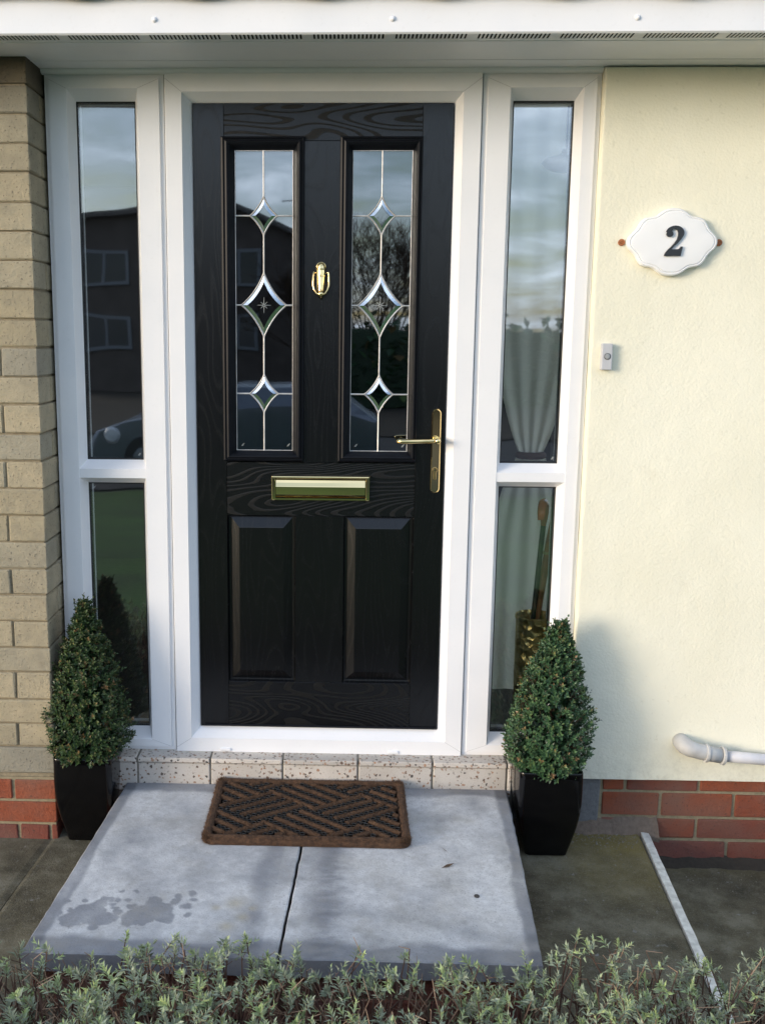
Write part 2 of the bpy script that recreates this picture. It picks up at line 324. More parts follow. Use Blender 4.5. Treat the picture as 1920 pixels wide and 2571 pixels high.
# paving beside the step (joint lines are real gaps between slabs)
def grid_slab(mb, q, z1, z0, nx, ny, fn=None, chip=0.0):
    """q: 4 corners (x,y): back-left, back-right, front-right, front-left"""
    bl, br, fr, fl = [Vector(p) for p in q]; v = []; t = []; w = []
    for j in range(ny + 1):
        for i in range(nx + 1):
            a = i / nx; b = j / ny; p = (bl * (1 - a) + br * a) * (1 - b) + (fl * (1 - a) + fr * a) * b
            e = min(a, 1 - a, b, 1 - b); zz = z1 - (.003 if e == 0 else 0)
            if e == 0 and chip: p = p + Vector(((nA(p.x, p.y, 25) - .5) * chip * 4, (nB(p.x, p.y, 25) - .5) * chip * 4))
            v.append((p.x, p.y, zz)); tt, ww = fn(p.x, p.y, a, b) if fn else (.5, 0); t.append(tt); w.append(ww)
    n = nx + 1; f = [(j * n + i, (j + 1) * n + i, (j + 1) * n + i + 1, j * n + i + 1) for j in range(ny) for i in range(nx)]
    ring = [i for i in range(n)] + [j * n + nx for j in range(1, ny + 1)] + [ny * n + i for i in range(nx - 1, -1, -1)] + [j * n for j in range(ny - 1, 0, -1)]
    base = len(v)
    m = len(ring)
    for zz in (v[ring[0]][2], z0):
        for r in ring: v.append((v[r][0], v[r][1], zz)); t.append(.30); w.append(0)
    for k in range(m): f.append((base + k, base + (k + 1) % m, base + m + (k + 1) % m, base + m + k))
    f.append(tuple(base + m + k for k in range(m))[::-1]); mb.add(v, f, t, w)
def vn(seed):     # smooth value noise on numpy floats
    r = np.random.default_rng(seed); G = r.random((64, 64))
    def fn(x, y):
        x = (x + 40) % 63; y = (y + 40) % 63; i = int(x); j = int(y); a = x - i; b = y - j; a = a * a * (3 - 2 * a); b = b * b * (3 - 2 * b); i2 = (i + 1) % 64; j2 = (j + 1) % 64
        return (G[i, j] * (1 - a) + G[i2, j] * a) * (1 - b) + (G[i, j2] * (1 - a) + G[i2, j2] * a) * b
    return lambda x, y, s=1.0, o=4: sum(fn(x * s * 2 ** k + k * 7, y * s * 2 ** k + k * 3) * .5 ** (k + 1) for k in range(o)) / (1 - .5 ** o)
nA = vn(1); nB = vn(2); nC = vn(3)
pv = MB()
def fp_r(x, y, a, b):
    # moss in the corner by the wall
    d = math.hypot(x - .95, (y + .10) * .9); k = max(0, 1 - d / .42); k2 = max(0, 1 - abs(y + .06) / .12) * .5
    return .5, min(1, max(0, (k * 1.1 + k2) * (.35 + nA(x, y, 14)) - .05)) * .75
fp_l = lambda x, y, a, b: (.5, max(0, nB(x, y, 5) - .62) * .8)
grid_slab(pv, [(.50, 0.02), (1.012, 0.02), (.940, -1.12), (.50, -1.12)], GZ, -.30, 60, 110, fp_r)
grid_slab(pv, [(-.868, 0.02), (-.55, 0.02), (-.55, -1.06), (-.945, -1.06)], GZ + .001, -.30, 30, 60, fp_l)
grid_slab(pv, [(-1.75, -.10), (-.876, -.10), (-.953, -1.06), (-1.85, -1.06)], GZ, -.30, 40, 60, fp_l)
tag(pv.build('paving', M_PAVE), kind='structure')
pv2 = MB(); grid_slab(pv2, [(1.030, 0.02), (3.2, 0.02), (3.2, -1.4), (.93, -1.4)], -.292, -.36, 120, 80, lambda x, y, a, b: (.5, max(0, 1 - abs(y + .07) / .07) * .35 * nC(x, y, 20)))
tag(pv2.build('path', M_PAVE), kind='structure')
ed = MB(); n = 40; lp = []
for i in range(n + 1):
    k = i / n; xl = 1.0145 + (.935 - 1.0145) * k + (nA(k * 9, 1, 3) - .5) * .003; y = -.049 - 1.1 * k; w_ = .024 + (nB(k * 9, 4, 3) - .5) * .004
    lp.append([(xl, y, -.30), (xl, y, GZ + .006), (xl + w_, y, GZ + .005), (xl + w_, y, -.30)])
ed.loft(lp, cap0=True, cap1=True); tag(ed.build('kerb_strip', M_WHITE), kind='structure')

# ================================================================ HOUSE
house = thing('house', 'buff brick and cream rendered house front with white eaves around the doorway', 'house')
# --- left buff brick pier with red plinth
zj = [2.19, 2.103, 2.023, 1.944, 1.866, 1.783, 1.702, 1.621, 1.539, 1.453, 1.371, 1.286, 1.204, 1.117, 1.035, .952, .870, .787, .704, .622, .539, .454, .375, .286, .207, .130, .040]
PX, PY = -.862, -.160
yb = MB()
for i in range(len(zj) - 1):
    z1, z0 = zj[i] - .0022, zj[i + 1] + .0030; x = PX; first = .112 if i % 2 == 0 else .232
    while x > -2.0:
        L_ = first if x == PX else .232; dep = .232 if (x == PX and first < .2) else .112
        t = random.random(); t = t * .6 if random.random() < .75 else .6 + t * .4
        dx = random.uniform(-.0022, .0022) if x == PX else 0
        yb.box(x - L_ + .003, x + dx - (0 if x == PX else .003), PY + random.uniform(-.0022, .0022), PY + dep, z0 + random.uniform(-.001, .001), z1, .0038, t, .0011); x -= L_
    # return of the reveal
    y0 = PY + (.232 if first < .2 else .112)
    if y0 < .06: yb.box(PX - .11, PX + random.uniform(-.002, .002), y0 + .008, y0 + .225, z0, z1, .0038, random.random() * .7, .0011)
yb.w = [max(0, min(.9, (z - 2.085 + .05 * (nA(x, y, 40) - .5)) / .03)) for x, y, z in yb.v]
yb.build('brick_wall', M_YBRICK, house)
MB().box(-2.0, PX - .008, PY + .008, .25, .028, 2.19).build('mortar', M_YMORT, house)
rb = MB(); rj = [.024, -.050, -.128, -.190, -.27]
for i in range(4):
    z1, z0 = rj[i] - .005, rj[i + 1] + .005; x = PX + .001; first = [.165, .30, .148, .23][i]
    xs2 = [[-.862, -.9975], [-.862], [-.862, -.885, -.985], [-.862]][i]; pts = xs2 + [xs2[-1] - .235 * k for k in range(1, 6)]
    for a, b in zip(pts, pts[1:]):
        rb.box(b + .005, a - (0 if a == PX else .005), PY - .002 + random.uniform(-.001, .001), PY + .10, z0, z1, .003, [.42, .3, .72, .9][min(3, i + (random.random() < .2))] + random.uniform(-.12, .12), .0010)
    rb.box(PX - .1, PX, PY + .108, .06, z0, z1, .003, .7, .001)
rb.build('red_plinth', M_RBRICK, house)
MB().box(-2.0, PX - .004, PY + .004, .24, -.31, .0278).build('mortar', M_RMORT, house)
# --- right rendered wall over red plinth
RY = -.045; RX = .7735
rw = MB()
nx, nz = 90, 90; v = []; f = []
RX2 = 3.2
xs3 = [RX + (RX2 - RX) * (i / nx) ** 1.5 for i in range(nx + 1)]; zs3 = [.006 + (2.172 - .006) * j / nz for j in range(nz + 1)]
for j, z in enumerate(zs3):
    for i, x in enumerate(xs3):
        ex = (nA(z, 5, 6) - .5) * .003 if i == 0 else 0
        v.append((x + ex, RY + (nB(x, z, 2.5) - .5) * .006 + (nC(x, z, 18) - .5) * .0025 + (.002 if i == 0 else 0), z))
n = nx + 1
f = [(j * n + i, j * n + i + 1, (j + 1) * n + i + 1, (j + 1) * n + i) for j in range(nz) for i in range(nx)]
ring = list(range(n)) + [j * n + nx for j in range(1, nz + 1)] + [nz * n + i for i in range(nx - 1, -1, -1)] + [j * n for j in range(nz - 1, 0, -1)]
b = len(v); v += [(v[r][0], .2, v[r][2]) for r in ring]; m = len(ring)
f += [(ring[k], b + k, b + (k + 1) % m, ring[(k + 1) % m]) for k in range(m)]
rw.add(v, f); rw.build('rendered_wall', M_RENDER, house, smooth=False, auto=40)
rr = MB(); rj2 = [.0035, -.044, -.132, -.209, -.287, -.37]; xj = [[.885, .962, 1.197], [.885, 1.078], [.885, .960, 1.199], [1.05, 1.302], [.95, 1.18]]
for i in range(5):
    pts = list(xj[i]);
    while pts[-1] < 3.1: pts.append(pts[-1] + .236)
    for k, (a, c) in enumerate(zip(pts, pts[1:])):
        z1 = rj2[i] - (.001 if i == 0 else .0055)
        t = random.choice([.15, .35, .45, .6, .7]) if i < 3 else random.uniform(.6, .75)
        if i == 2 and k == 0: t = .98
        rr.box(a + .0055, c - .0055, RY + .018 + random.uniform(-.0015, .0015), .15, rj2[i + 1] + .0055, z1, .003, t, .0012)
rr.build('red_plinth', M_RBRICK, house)
MB().box(.80, 3.2, RY + .0235, .18, -.37, .0028).build('mortar', M_RMORT, house)
cp = MB(); cp.box(.60, .880, RY + .016, RY + .06, -.158, .0028, .004, .5, .002); cp.build('cement_patch', M_CEM, house)
fil = MB(); lp = []        # rough cement fillet at the foot of the wall
for i in range(61):
    x = .60 + .47 * i / 60; h = .020 + .022 * nA(x, 0, 22) * (1 if x > .8 else .6) ; dpt = .016 + .022 * nB(x, 2, 25)
    lp.append([(x, RY + .025, GZ - .02), (x, RY + .022, GZ + h + .012), (x, RY + .012 - dpt * .4, GZ + h * .7), (x, RY + .01 - dpt, GZ - .006), (x, RY + .01 - dpt, GZ - .02)])
fil.loft(lp, cap0=True, cap1=True); fil.build('cement_fillet', mat_mortar('pinkish_mortar', (.20, .155, .12)), house)
fil = MB(); lp = []
for i in range(81):
    x = 1.04 + 1.9 * i / 80; h = .012 + .02 * nA(x, 0, 22); dpt = .01 + .03 * nB(x, 2, 15)
    lp.append([(x, RY + .025, -.31), (x, RY + .022, -.292 + h + .006), (x, RY + .012 - dpt * .4, -.292 + h * .6), (x, RY + .01 - dpt, -.294), (x, RY + .01 - dpt, -.31)])
fil.loft(lp, cap0=True, cap1=True); fil.build('earth_fillet', M_EARTH, house)
# --- eaves
SF = 2.176; FY = -.392
fa = MB(); fa.loft([[(x, FY + .02, SF + .002), (x, FY, SF - .008), (x, FY - .004, SF - .004), (x, FY - .004, 2.258), (x, FY + .02, 2.258)] for x in (-2.0, 3.2)], cap0=True, cap1=True)
fas = fa.build('fascia', M_UPVC, house)
for x in (-1.065, -.456, .149, .762, 1.37):
    MB().lathe((x, FY - .004, 2.2035), [(.0001, -.0055), (.0045, -.0048), (.0068, -.002), (.0072, .001)], 18, 'y').build('screw_cap', M_UPVC, fas, smooth=True)
# soffit with real slots
sf = MB(); sv_y0, sv_y1 = -.362, -.318
sf.box(-2.0, 3.2, FY + .012, sv_y0, SF, SF + .0012); sf.box(-2.0, 3.2, sv_y1, .03, SF, SF + .0012)
pitch = .2125; x0 = -.6905 - 7 * pitch; gaps = []; x = x0; last = -2.0
while x < 3.0:
    for k in range(18):
        a = x + k * .01045; b_ = a + .0052; sf.box(last, a, sv_y0, sv_y1, SF, SF + .0012); last = b_
    x += pitch
sf.box(last, 3.2, sv_y0, sv_y1, SF, SF + .0012)
sof = sf.build('soffit', M_UPVC, house)
MB().box(-2.0, 3.2, -.378, -.30, SF + .006, SF + .012).build('vent_shade_sheet', M_SLOT, sof)  # black sheet, its colour stands in for the shade above the slots
ln = MB()
for yy in (-.30, -.115): ln.loft([[(x, yy - .0022, SF + .001), (x, yy, SF - .0016), (x, yy + .0022, SF + .001)] for x in (-1.99, 3.19)], cap0=True, cap1=True)
ln.build('soffit_bead', M_UPVC, sof)
MB().loft([[(x, -.022, SF + .001), (x, -.034, SF - .0006), (x, -.031, SF - .007), (x, -.0235, SF - .0125), (x, -.012, SF - .0135), (x, -.012, SF + .001)] for x in (PX + .002, RX - .002)], cap0=True, cap1=True).build('quadrant_trim', M_UPVC, house, auto=50)
# roof tiles
rt = MB(); x = -2.0; k = 0; prof = []
while x < 3.2:
    w_ = .30
    pts = []
    for i in range(16):
        a = i / 15; dz = .0; dz = -.0085 * math.exp(-((a - .5) / .16) ** 2) ; pts.append((x + w_ * a * .985, dz))
    lp = []
    for px_, dz in pts: lp.append([(px_, FY - .030, 2.2560 + dz), (px_, FY - .030, 2.272 + dz), (px_, .6, 2.56), (px_, .6, 2.54)])
    rt.loft(lp, cap0=True, cap1=True); x += w_ + .002
rt.build('roof_tiles', M_TILE, house)
MB().box(-2.0, 3.2, .1, .28, 2.2, 2.5).build('wall_head', M_RENDER, house)
# interior of the hallway (seen dimly through the sidelights)
hall = MB(); hall.box(-1.6, -1.55, .12, 3.0, -.1, 2.3); hall.box(1.25, 1.3, .12, 3.0, -.1, .1); hall.box(1.25, 1.3, 2.8, 3.0, .1, 2.3); hall.box(-1.6, 1.3, 2.95, 3.0, -.1, 2.3)  # right side left open, an added gap that lets daylight onto the curtain
hall.box(-1.6, .3, .12, 3.0, 2.25, 2.3); hall.box(.3, 1.3, .68, 3.0, 2.25, 2.3); hall.build('hall_wall', M_DWALL, house)  # unseen ceiling gap added so light falls on the curtain from above
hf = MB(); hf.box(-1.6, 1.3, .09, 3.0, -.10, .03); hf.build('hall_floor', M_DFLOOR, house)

# ================================================================ DOOR FRAME with sidelights
frame = thing('door_frame', 'white plastic door surround with a tall narrow sidelight on each side of the black door', 'door frame', (-.035, 0, .065))
FF = -.020; GY = .030; ZB, ZT = .065, 2.165
def sidelight(x0, x1, gx0, gx1):
    bv = .0165; gz0, gz1 = .131, 2.096; r = MB(); st = .012
    r.rects([(x0, x1, ZB, ZT, .09), (x0, x1, ZB, ZT, FF + .009), (x0 + .001, x1 - .001, ZB + .001, ZT - .001, FF + .008), (x0 + st, x1 - st, ZB + st, ZT - st, FF + .008), (x0 + st + .002, x1 - st - .002, ZB + st + .002, ZT - st - .002, FF),
             (gx0 - bv, gx1 + bv, gz0 - .028, gz1 + .028, FF), (gx0 - bv + .001, gx1 + bv - .001, gz0 - .0265, gz1 + .0265, FF + .002), (gx0, gx1, gz0, gz1, GY), (gx0, gx1, gz0, gz1, .09)])
    o = rel(r.build('sidelight_frame', M_UPVC), frame)
    t = MB(); zc0, zc1 = .9456, 1.0205; z0, z1 = zc0 + .021, zc1 - .024
    t.loft([[(x, .07, zc0), (x, GY, zc0), (x, FF + .004, z0), (x, FF + .002, z0 + .001), (x, FF + .002, z1 - .001), (x, FF + .004, z1), (x, GY, zc1), (x, .07, zc1)] for x in (gx0 - .0001 - 0, gx1 + .0001)], cap0=True, cap1=True)
    # mitred ends
    for sgn, gx in ((-1, gx0), (1, gx1)):
        e = gx + sgn * bv
        t.loft([[(gx, GY, zc0), (gx, FF + .004, z0), (gx, FF + .002, z0 + .001), (gx, FF + .002, z1 - .001), (gx, FF + .004, z1), (gx, GY, zc1)],
                [(e, FF + .0018, z0), (e, FF + .0018, z0), (e, FF + .0016, z0 + .001), (e, FF + .0016, z1 - .001), (e, FF + .0018, z1), (e, FF + .0018, z1)]], cap1=True)
    rel(t.build('transom', M_UPVC), frame)
    for a, b_ in ((gz0, zc0), (zc1, gz1)):
        g = MB(); g.box(gx0 - .004, gx1 + .004, GY + .004, GY + .010, a - .004, b_ + .004); p = rel(g.build('glass_pane', M_GLASS), frame)
        k = MB(); k.rects([(gx0 - .002, gx1 + .002, a - .002, b_ + .002, GY + .003), (gx0 - .0005, gx1 + .0005, a - .0005, b_ + .0005, GY - .001), (gx0 + .0032, gx1 - .0032, a + .0032, b_ - .0032, GY + .0005), (gx0 + .0032, gx1 - .0032, a + .0032, b_ - .0032, GY + .0035)])
        q = k.build('gasket', M_GASKET); q.parent = p
        sp = MB(); sp.rects([(gx0 - .003, gx1 + .003, a - .003, b_ + .003, GY + .012), (gx0 + .004, gx1 - .004, a + .004, b_ - .004, GY + .012), (gx0 + .004, gx1 - .004, a + .004, b_ - .004, GY + .028), (gx0 - .003, gx1 + .003, a - .003, b_ + .003, GY + .028)])
        q = sp.build('spacer_bar', M_GASKET); q.parent = p
        # small etched kitemark-like scratch in the lower corner
        s_ = MB(); cx_, cz_ = (gx1 - .014, a + .016) if a > 1 else (gx0 + .016, b_ - .016)
        for q_ in range(3): s_.tube([(cx_ - .004 + q_ * .002, GY + .0035, cz_ - .004), (cx_ + .001 + q_ * .002, GY + .0035, cz_ + .004)], .00045, 4)
        q = s_.build('etched_mark', M_ETCH); q.parent = p
sidelight(-.8555, -.5015, -.773, -.595); sidelight(.4315, .7725, .526, .7045)
DX0, DX1, DZ0, DZ1 = -.422, .352, .143, 2.087
df = MB(); a, b_ = -.4985, .4285; st = .001
df.rects([(a, b_, ZB, ZT, .09), (a, b_, ZB, ZT, FF - .0015), (a + .002, b_ - .002, ZB + .002, ZT - .002, FF - .0035), (DX0 - .027, DX1 + .023, DZ0 - .031, DZ1 + .026, FF - .0035), (DX0 - .026, DX1 + .022, DZ0 - .0295, DZ1 + .0245, FF - .0015), (DX0, DX1, DZ0, DZ1, .006), (DX0, DX1, DZ0, DZ1, .09)])
rel(df.build('outer_frame', M_UPVC), frame)
cm = MB()      # cover strips over the mullion joints
for x in (-.500, .430): cm.box(x - .0012, x + .0012, FF + .008, .06, ZB, ZT)
rel(cm.build('mullion_joint', M_GASKET), frame)
for x in (-.337, .209):
    pts = [(x + math.cos(t_) * .0045 + (.0125 if math.cos(t_) > 0 else -.0125), .0755 + math.sin(t_) * .0045) for t_ in np.linspace(-math.pi / 2, 1.5 * math.pi, 24, endpoint=False)]
    rel(MB().plate(pts, FF, FF - .009, .0015).build('drain_cap', M_UPVC, smooth=False), frame)
wl = MB()
for (xa, xb, ga, gb, ztop, zbot) in ((-.8415, -.5155, -.7895, -.5785, 2.124, .103), (-.4965, .4265, -.449, .375, 2.113, .112), (.4455, .7585, .5095, .721, 2.124, .103)):
    for xo, xi in ((xa, ga), (xb, gb)):
        for zo, zi in ((2.150, ztop), (.080, zbot)): wl.tube([(xo, FF - (.0035 if xa == -.4965 else 0), zo), (xi, FF - (.0035 if xa == -.4965 else 0), zi)], .00045, 4)
rel(wl.build('weld_lines', simple('weld_grey', (.40, .40, .41), .6)), frame)
# threshold tiles
tl = thing('tiled_sill', 'speckled terrazzo tile sill under the white frame behind the doormat', 'sill', (-.04, -.07, 0))
TX = [-.720, -.618, -.381, -.1475, .0945, .333, .5705, .588]
top = MB(); low = MB()
for a, b_ in zip(TX, TX[1:]):
    g = .0028
    top.box(a + g, b_ - g, -.081, .02, .0500, .0665, .0035, random.random(), .0004, 2); low.box(a + g, b_ - g, -.075, .0, -.05, .0465, .0025, random.random(), .0004)
rel(top.build('nosing_tile_row', M_TERR), tl); rel(low.build('riser_tile_row', M_TERR), tl)
rel(MB().box(-.72, .590, -.0700, .03, -.10, .0640).build('grout', mat_mortar('grey_grout', (.26, .24, .20))), tl)
rel(MB().box(-.86, -.722, -.05, .08, -.17, .060, .002).build('sill_end', M_CEM), tl); rel(MB().box(.591, .773, -.028, .08, -.17, .060, .002).build('sill_end', M_CEM), tl)

# ================================================================ FRONT DOOR
door = thing('front_door', 'glossy black woodgrain front door with two leaded glass panels and brass fittings', 'door', (DX1, 0, DZ0))
e = .0022; x0, x1, z0, z1 = DX0 + e, DX1 - e, DZ0 + e, DZ1 - e
XA, XB = -.3275, .2595          # stile / rail boundaries
ZR1, ZR2, ZR3, ZR4 = 1.980, 1.019, .850, .300
D0 = .0; g = .0007
gl_open = [(-.297, -.1215), (.0555, .2345)]
gz0, gz1 = 1.055, 1.954
MX0, MX1 = -.105, .041           # muntin
def door_part(name, mat, boxes):
    b = MB()
    for (a, c, d, e_) in boxes: b.box(a, c, D0, .044, d, e_, .0007)
    return rel(b.build(name, mat), door)
door_part('stile', M_STILE, [(x0, XA - g, z0, z1)]); door_part('stile', M_STILE, [(XB + g, x1, z0, z1)])
door_part('rail', M_RAIL, [(XA, XB, ZR1, z1)]); door_part('rail', M_RAIL, [(XA, XB, ZR3, ZR2)]); door_part('rail', M_RAIL, [(XA, XB, z0, ZR4)])
door_part('muntin', M_STILE, [(MX0 + .011, MX1 - .018, ZR2 + g, ZR1 - g)]); door_part('muntin', M_STILE, [(-.112, .040, ZR4 + g, ZR3 - g)])
# glazing cassettes
for i, (a, b_) in enumerate([(-.337, -.087), (.018, .262)]):
    ga, gb = gl_open[i]; zo0, zo1 = 1.024, 1.991
    # cassettes narrow very slightly towards the foot in the photograph's lens only: keep them square
    c = MB(); dx0, dx1, dz0, dz1 = ga - a, b_ - gb, gz0 - zo0, zo1 - gz1
    prof = [(0, .02), (0, -.006), (.06, -.010), (.16, -.0118), (.20, -.0095), (.26, -.0090), (.32, -.0140), (.44, -.0165), (.52, -.0158), (.57, -.0125), (.62, -.0120), (.66, -.0105), (1.0, .010), (1.0, .03)]
    c.rects([(a + dx0 * p, b_ - dx1 * p, zo0 + dz0 * p, zo1 - dz1 * p, y) for p, y in prof])
    cas = rel(c.build('glazing_bead', M_BLACK), door)
    gp = MB(); gp.box(ga - .003, gb + .003, .011, .016, gz0 - .003, gz1 + .003); pane = rel(gp.build('glass_pane', M_DGLASS), door)
    MB().box(ga - .003, gb + .003, .0395, .0425, gz0 - .003, gz1 + .003).build('back_pane', M_DGLASS).parent = pane
    xc = (-.2105, .144)[i]; lead = MB(); bev = MB(); yf = .0095
    def strip(pts, w=.0025, closed=False):
        lead.tube([(x, yf, z) for x, z in pts], w, 6)
    dias = [(1.7655, .0565, .0415), (1.5015, .0960, .0690), (1.2325, .0585, .0445)]
    def dia(cz, hz, hx, k=.36, n=10):
        P = [(0, hz), (hx, 0), (0, -hz), (-hx, 0)]; out_ = []
        for q in range(4):
            p0 = P[q]; p2 = P[(q + 1) % 4]; c1 = ((p0[0] + p2[0]) * k, (p0[1] + p2[1]) * k)
            out_.append([(xc + (1 - s) ** 2 * p0[0] + 2 * s * (1 - s) * c1[0] + s * s * p2[0], cz + (1 - s) ** 2 * p0[1] + 2 * s * (1 - s) * c1[1] + s * s * p2[1]) for s in np.linspace(0, 1, n)])
        return out_
    zprev = gz1
    for cz, hz, hx in dias:
        o_ = dia(cz, hz, hx); w_b = .0150 if hz > .08 else .0130; ii = dia(cz, hz - w_b * 1.75, hx - w_b * 1.25)
        for q in range(4):
            strip(o_[q]); n_ = len(o_[q]); v = [(x, .0102, z) for x, z in o_[q]] + [(x, .0062, z) for x, z in ii[q]] + [(x, .0112, z) for x, z in ii[q]]
            bev.add(v, [(j, j + 1, n_ + j + 1, n_ + j) for j in range(n_ - 1)] + [(n_ + j, n_ + j + 1, 2 * n_ + j + 1, 2 * n_ + j) for j in range(n_ - 1)])
        strip([(ga, cz), (xc - hx, cz)]); strip([(xc + hx, cz), (gb, cz)])
        strip([(xc, zprev), (xc, cz + hz)]); zprev = cz - hz
        for s_ in (hz, -hz): lead.lathe((xc, yf - .001, cz + s_), [(.0001, -.0012), (.0028, -.0004), (.003, .001)], 10, 'y')
        for s_ in (hx, -hx): lead.lathe((xc + s_, yf - .001, cz), [(.0001, -.0012), (.0028, -.0004), (.003, .001)], 10, 'y')
    strip([(xc, zprev), (xc, gz0)])
    for pts in ([(ga + .001, gz0), (ga + .001, gz1)], [(gb - .001, gz0), (gb - .001, gz1)], [(ga, gz0 + .0012), (gb, gz0 + .0012)], [(ga, gz1 - .001), (gb, gz1 - .001)]): strip(pts, .0012)
    lead.build('lead_came', M_LEAD, auto=60).parent = pane; bev.build('bevelled_diamond', M_BEVEL).parent = pane
    st_ = MB(); cz = 1.5015
    for k in range(8):
        a_ = k * math.pi / 4; r_ = .021 if k % 2 == 0 else .014
        if k % 4 == 2: r_ = .024
        st_.tube([(xc + math.cos(a_) * .002, .0104, cz + math.sin(a_) * .002), (xc + math.cos(a_) * r_, .0104, cz + math.sin(a_) * r_)], [.0009, .0003], 4)
    for sx_ in (ga + .018, gb - .015):
        for q_ in range(3): st_.tube([(sx_ - .003 + q_ * .002, .0104, gz0 + .014), (sx_ + .002 + q_ * .002, .0104, gz0 + .021 + .001 * q_)], .0004, 4)
    st_.build('etched_star', M_ETCH).parent = pane
# raised and fielded bottom panels
for a, b_ in ((XA + .0005, -.1125), (.0405, XB - .0005)):
    p = MB(); zz0, zz1 = ZR4 + .0005, ZR3 - .0005
    p.rects([(a, b_, zz0, zz1, .03), (a, b_, zz0, zz1, .0005), (a + .004, b_ - .004, zz0 + .004, zz1 - .004, .0095), (a + .010, b_ - .010, zz0 + .009, zz1 - .007, .0105), (a + .036, b_ - .036, zz0 + .037, zz1 - .037, -.0015), (a + .038, b_ - .038, zz0 + .039, zz1 - .039, -.002)], cap1=True)
    rel(p.build('raised_panel', M_RAIL if False else M_STILE), door)
wb = MB(); wb.box(x0 + .012, x1 - .004, -.006, -.0002, z0 + .004, z0 + .009, .0015); rel(wb.build('weather_strip', M_BLACK), door)
# ---- letter plate
lpz0, lpz1, lx0, lx1 = .9005, .9785, -.1865, .119
lpl = MB(); r = .006
lpl.rects([(lx0, lx1, lpz0, lpz1, -.0002), (lx0, lx1, lpz0, lpz1, -.007), (lx0 + .0015, lx1 - .0015, lpz0 + .0015, lpz1 - .0015, -.009), (lx0 + .012, lx1 - .012, lpz0 + .007, lpz1 - .010, -.009), (lx0 + .0125, lx1 - .0125, lpz0 + .0075, lpz1 - .0105, -.006), (lx0 + .0125, lx1 - .0125, lpz0 + .0075, lpz1 - .0105, -.0005)])
lpo = rel(lpl.build('letter_plate', M_BRASS), door)
fl_ = MB(); fa_, fb_ = lx0 + .0135, lx1 - .0135
zt = lpz1 - .0115
pr = [(-.003, zt), (-.0075, zt - .001), (-.0125, zt - .010), (-.0160, zt - .0205), (-.0166, zt - .0225), (-.0164, zt - .047), (-.0130, zt - .0505), (-.0120, zt - .0545), (-.006, zt - .0575), (-.002, zt - .0575)]
fl_.loft([[(x, y, z) for y, z in pr] for x in (fa_, fb_)], cap0=True, cap1=True); fl_.build('letter_flap', M_BRASS).parent = lpo
hb = MB(); hb.tube([(lx0 + .003, -.0115, lpz1 - .004), (lx1 - .003, -.0115, lpz1 - .004)], .0042, 10); hb.build('hinge_bar', M_BRASS, auto=50).parent = lpo
for x in (lx0 + .0055, lx1 - .0055): MB().box(x - .0055, x + .0055, -.014, -.008, lpz0 + .001, lpz1 - .001, .002, seg=2).build('end_cheek', M_BRASS).parent = lpo
# ---- knocker
kx = -.0365; kn = MB(); lp = []
for z, hw, dp in ((1.6285, .001, .006), (1.6275, .006, .008), (1.624, .010, .011), (1.618, .0128, .013), (1.608, .0135, .014), (1.5905, .0135, .0145), (1.5895, .0150, .0165), (1.5865, .0150, .0165), (1.5855, .0135, .015), (1.57, .0135, .016), (1.55, .0128, .018), (1.537, .011, .018), (1.530, .009, .017), (1.5255, .0065, .013), (1.5205, .0030, .008), (1.5175, .0006, .004)):
    lp.append([(kx - hw, -.0002, z)] + [(kx - hw * math.cos(a_), -.003 - dp * math.sin(a_), z) for a_ in np.linspace(0, math.pi, 13)] + [(kx + hw, -.0002, z)])
kn.loft(lp, cap0=True, cap1=True); kno = rel(kn.build('knocker', M_BRASS, auto=40), door)
rg = MB(); pth = [(kx - .0165, -.010, 1.5965), (kx - .0232, -.012, 1.5985), (kx - .0235, -.014, 1.590), (kx - .0240, -.017, 1.573), (kx - .0238, -.019, 1.560), (kx - .020, -.022, 1.547), (kx - .0135, -.024, 1.5365), (kx - .005, -.026, 1.5318), (kx + .005, -.026, 1.5318), (kx + .0135, -.024, 1.5365), (kx + .020, -.022, 1.547), (kx + .0238, -.019, 1.560), (kx + .0240, -.017, 1.573), (kx + .0235, -.014, 1.590), (kx + .0232, -.012, 1.5985), (kx + .0165, -.010, 1.5965)]
rg.tube(pth, .0027, 10); rg.lathe((kx, -.029, 1.5345), [(.0005, -.007), (.006, -.0065), (.0085, -.003), (.0085, .0), (.0075, .004), (.003, .007)], 16, 'y'); rg.build('knocker_ring', M_BRASS, smooth=True).parent = kno
cb = MB(); cb.tube([(kx - .0145 * math.cos(a_), -.003 - .0155 * math.sin(a_), 1.6085) for a_ in np.linspace(0, math.pi, 13)], .0022, 8)
cb.tube([(kx + .0135 * math.cos(a_), -.006, 1.6135 + .0150 * math.sin(a_)) for a_ in np.linspace(-.1, math.pi + .1, 15)], .0018, 8); cb.build('knocker_band', M_BRASS, smooth=True).parent = kno
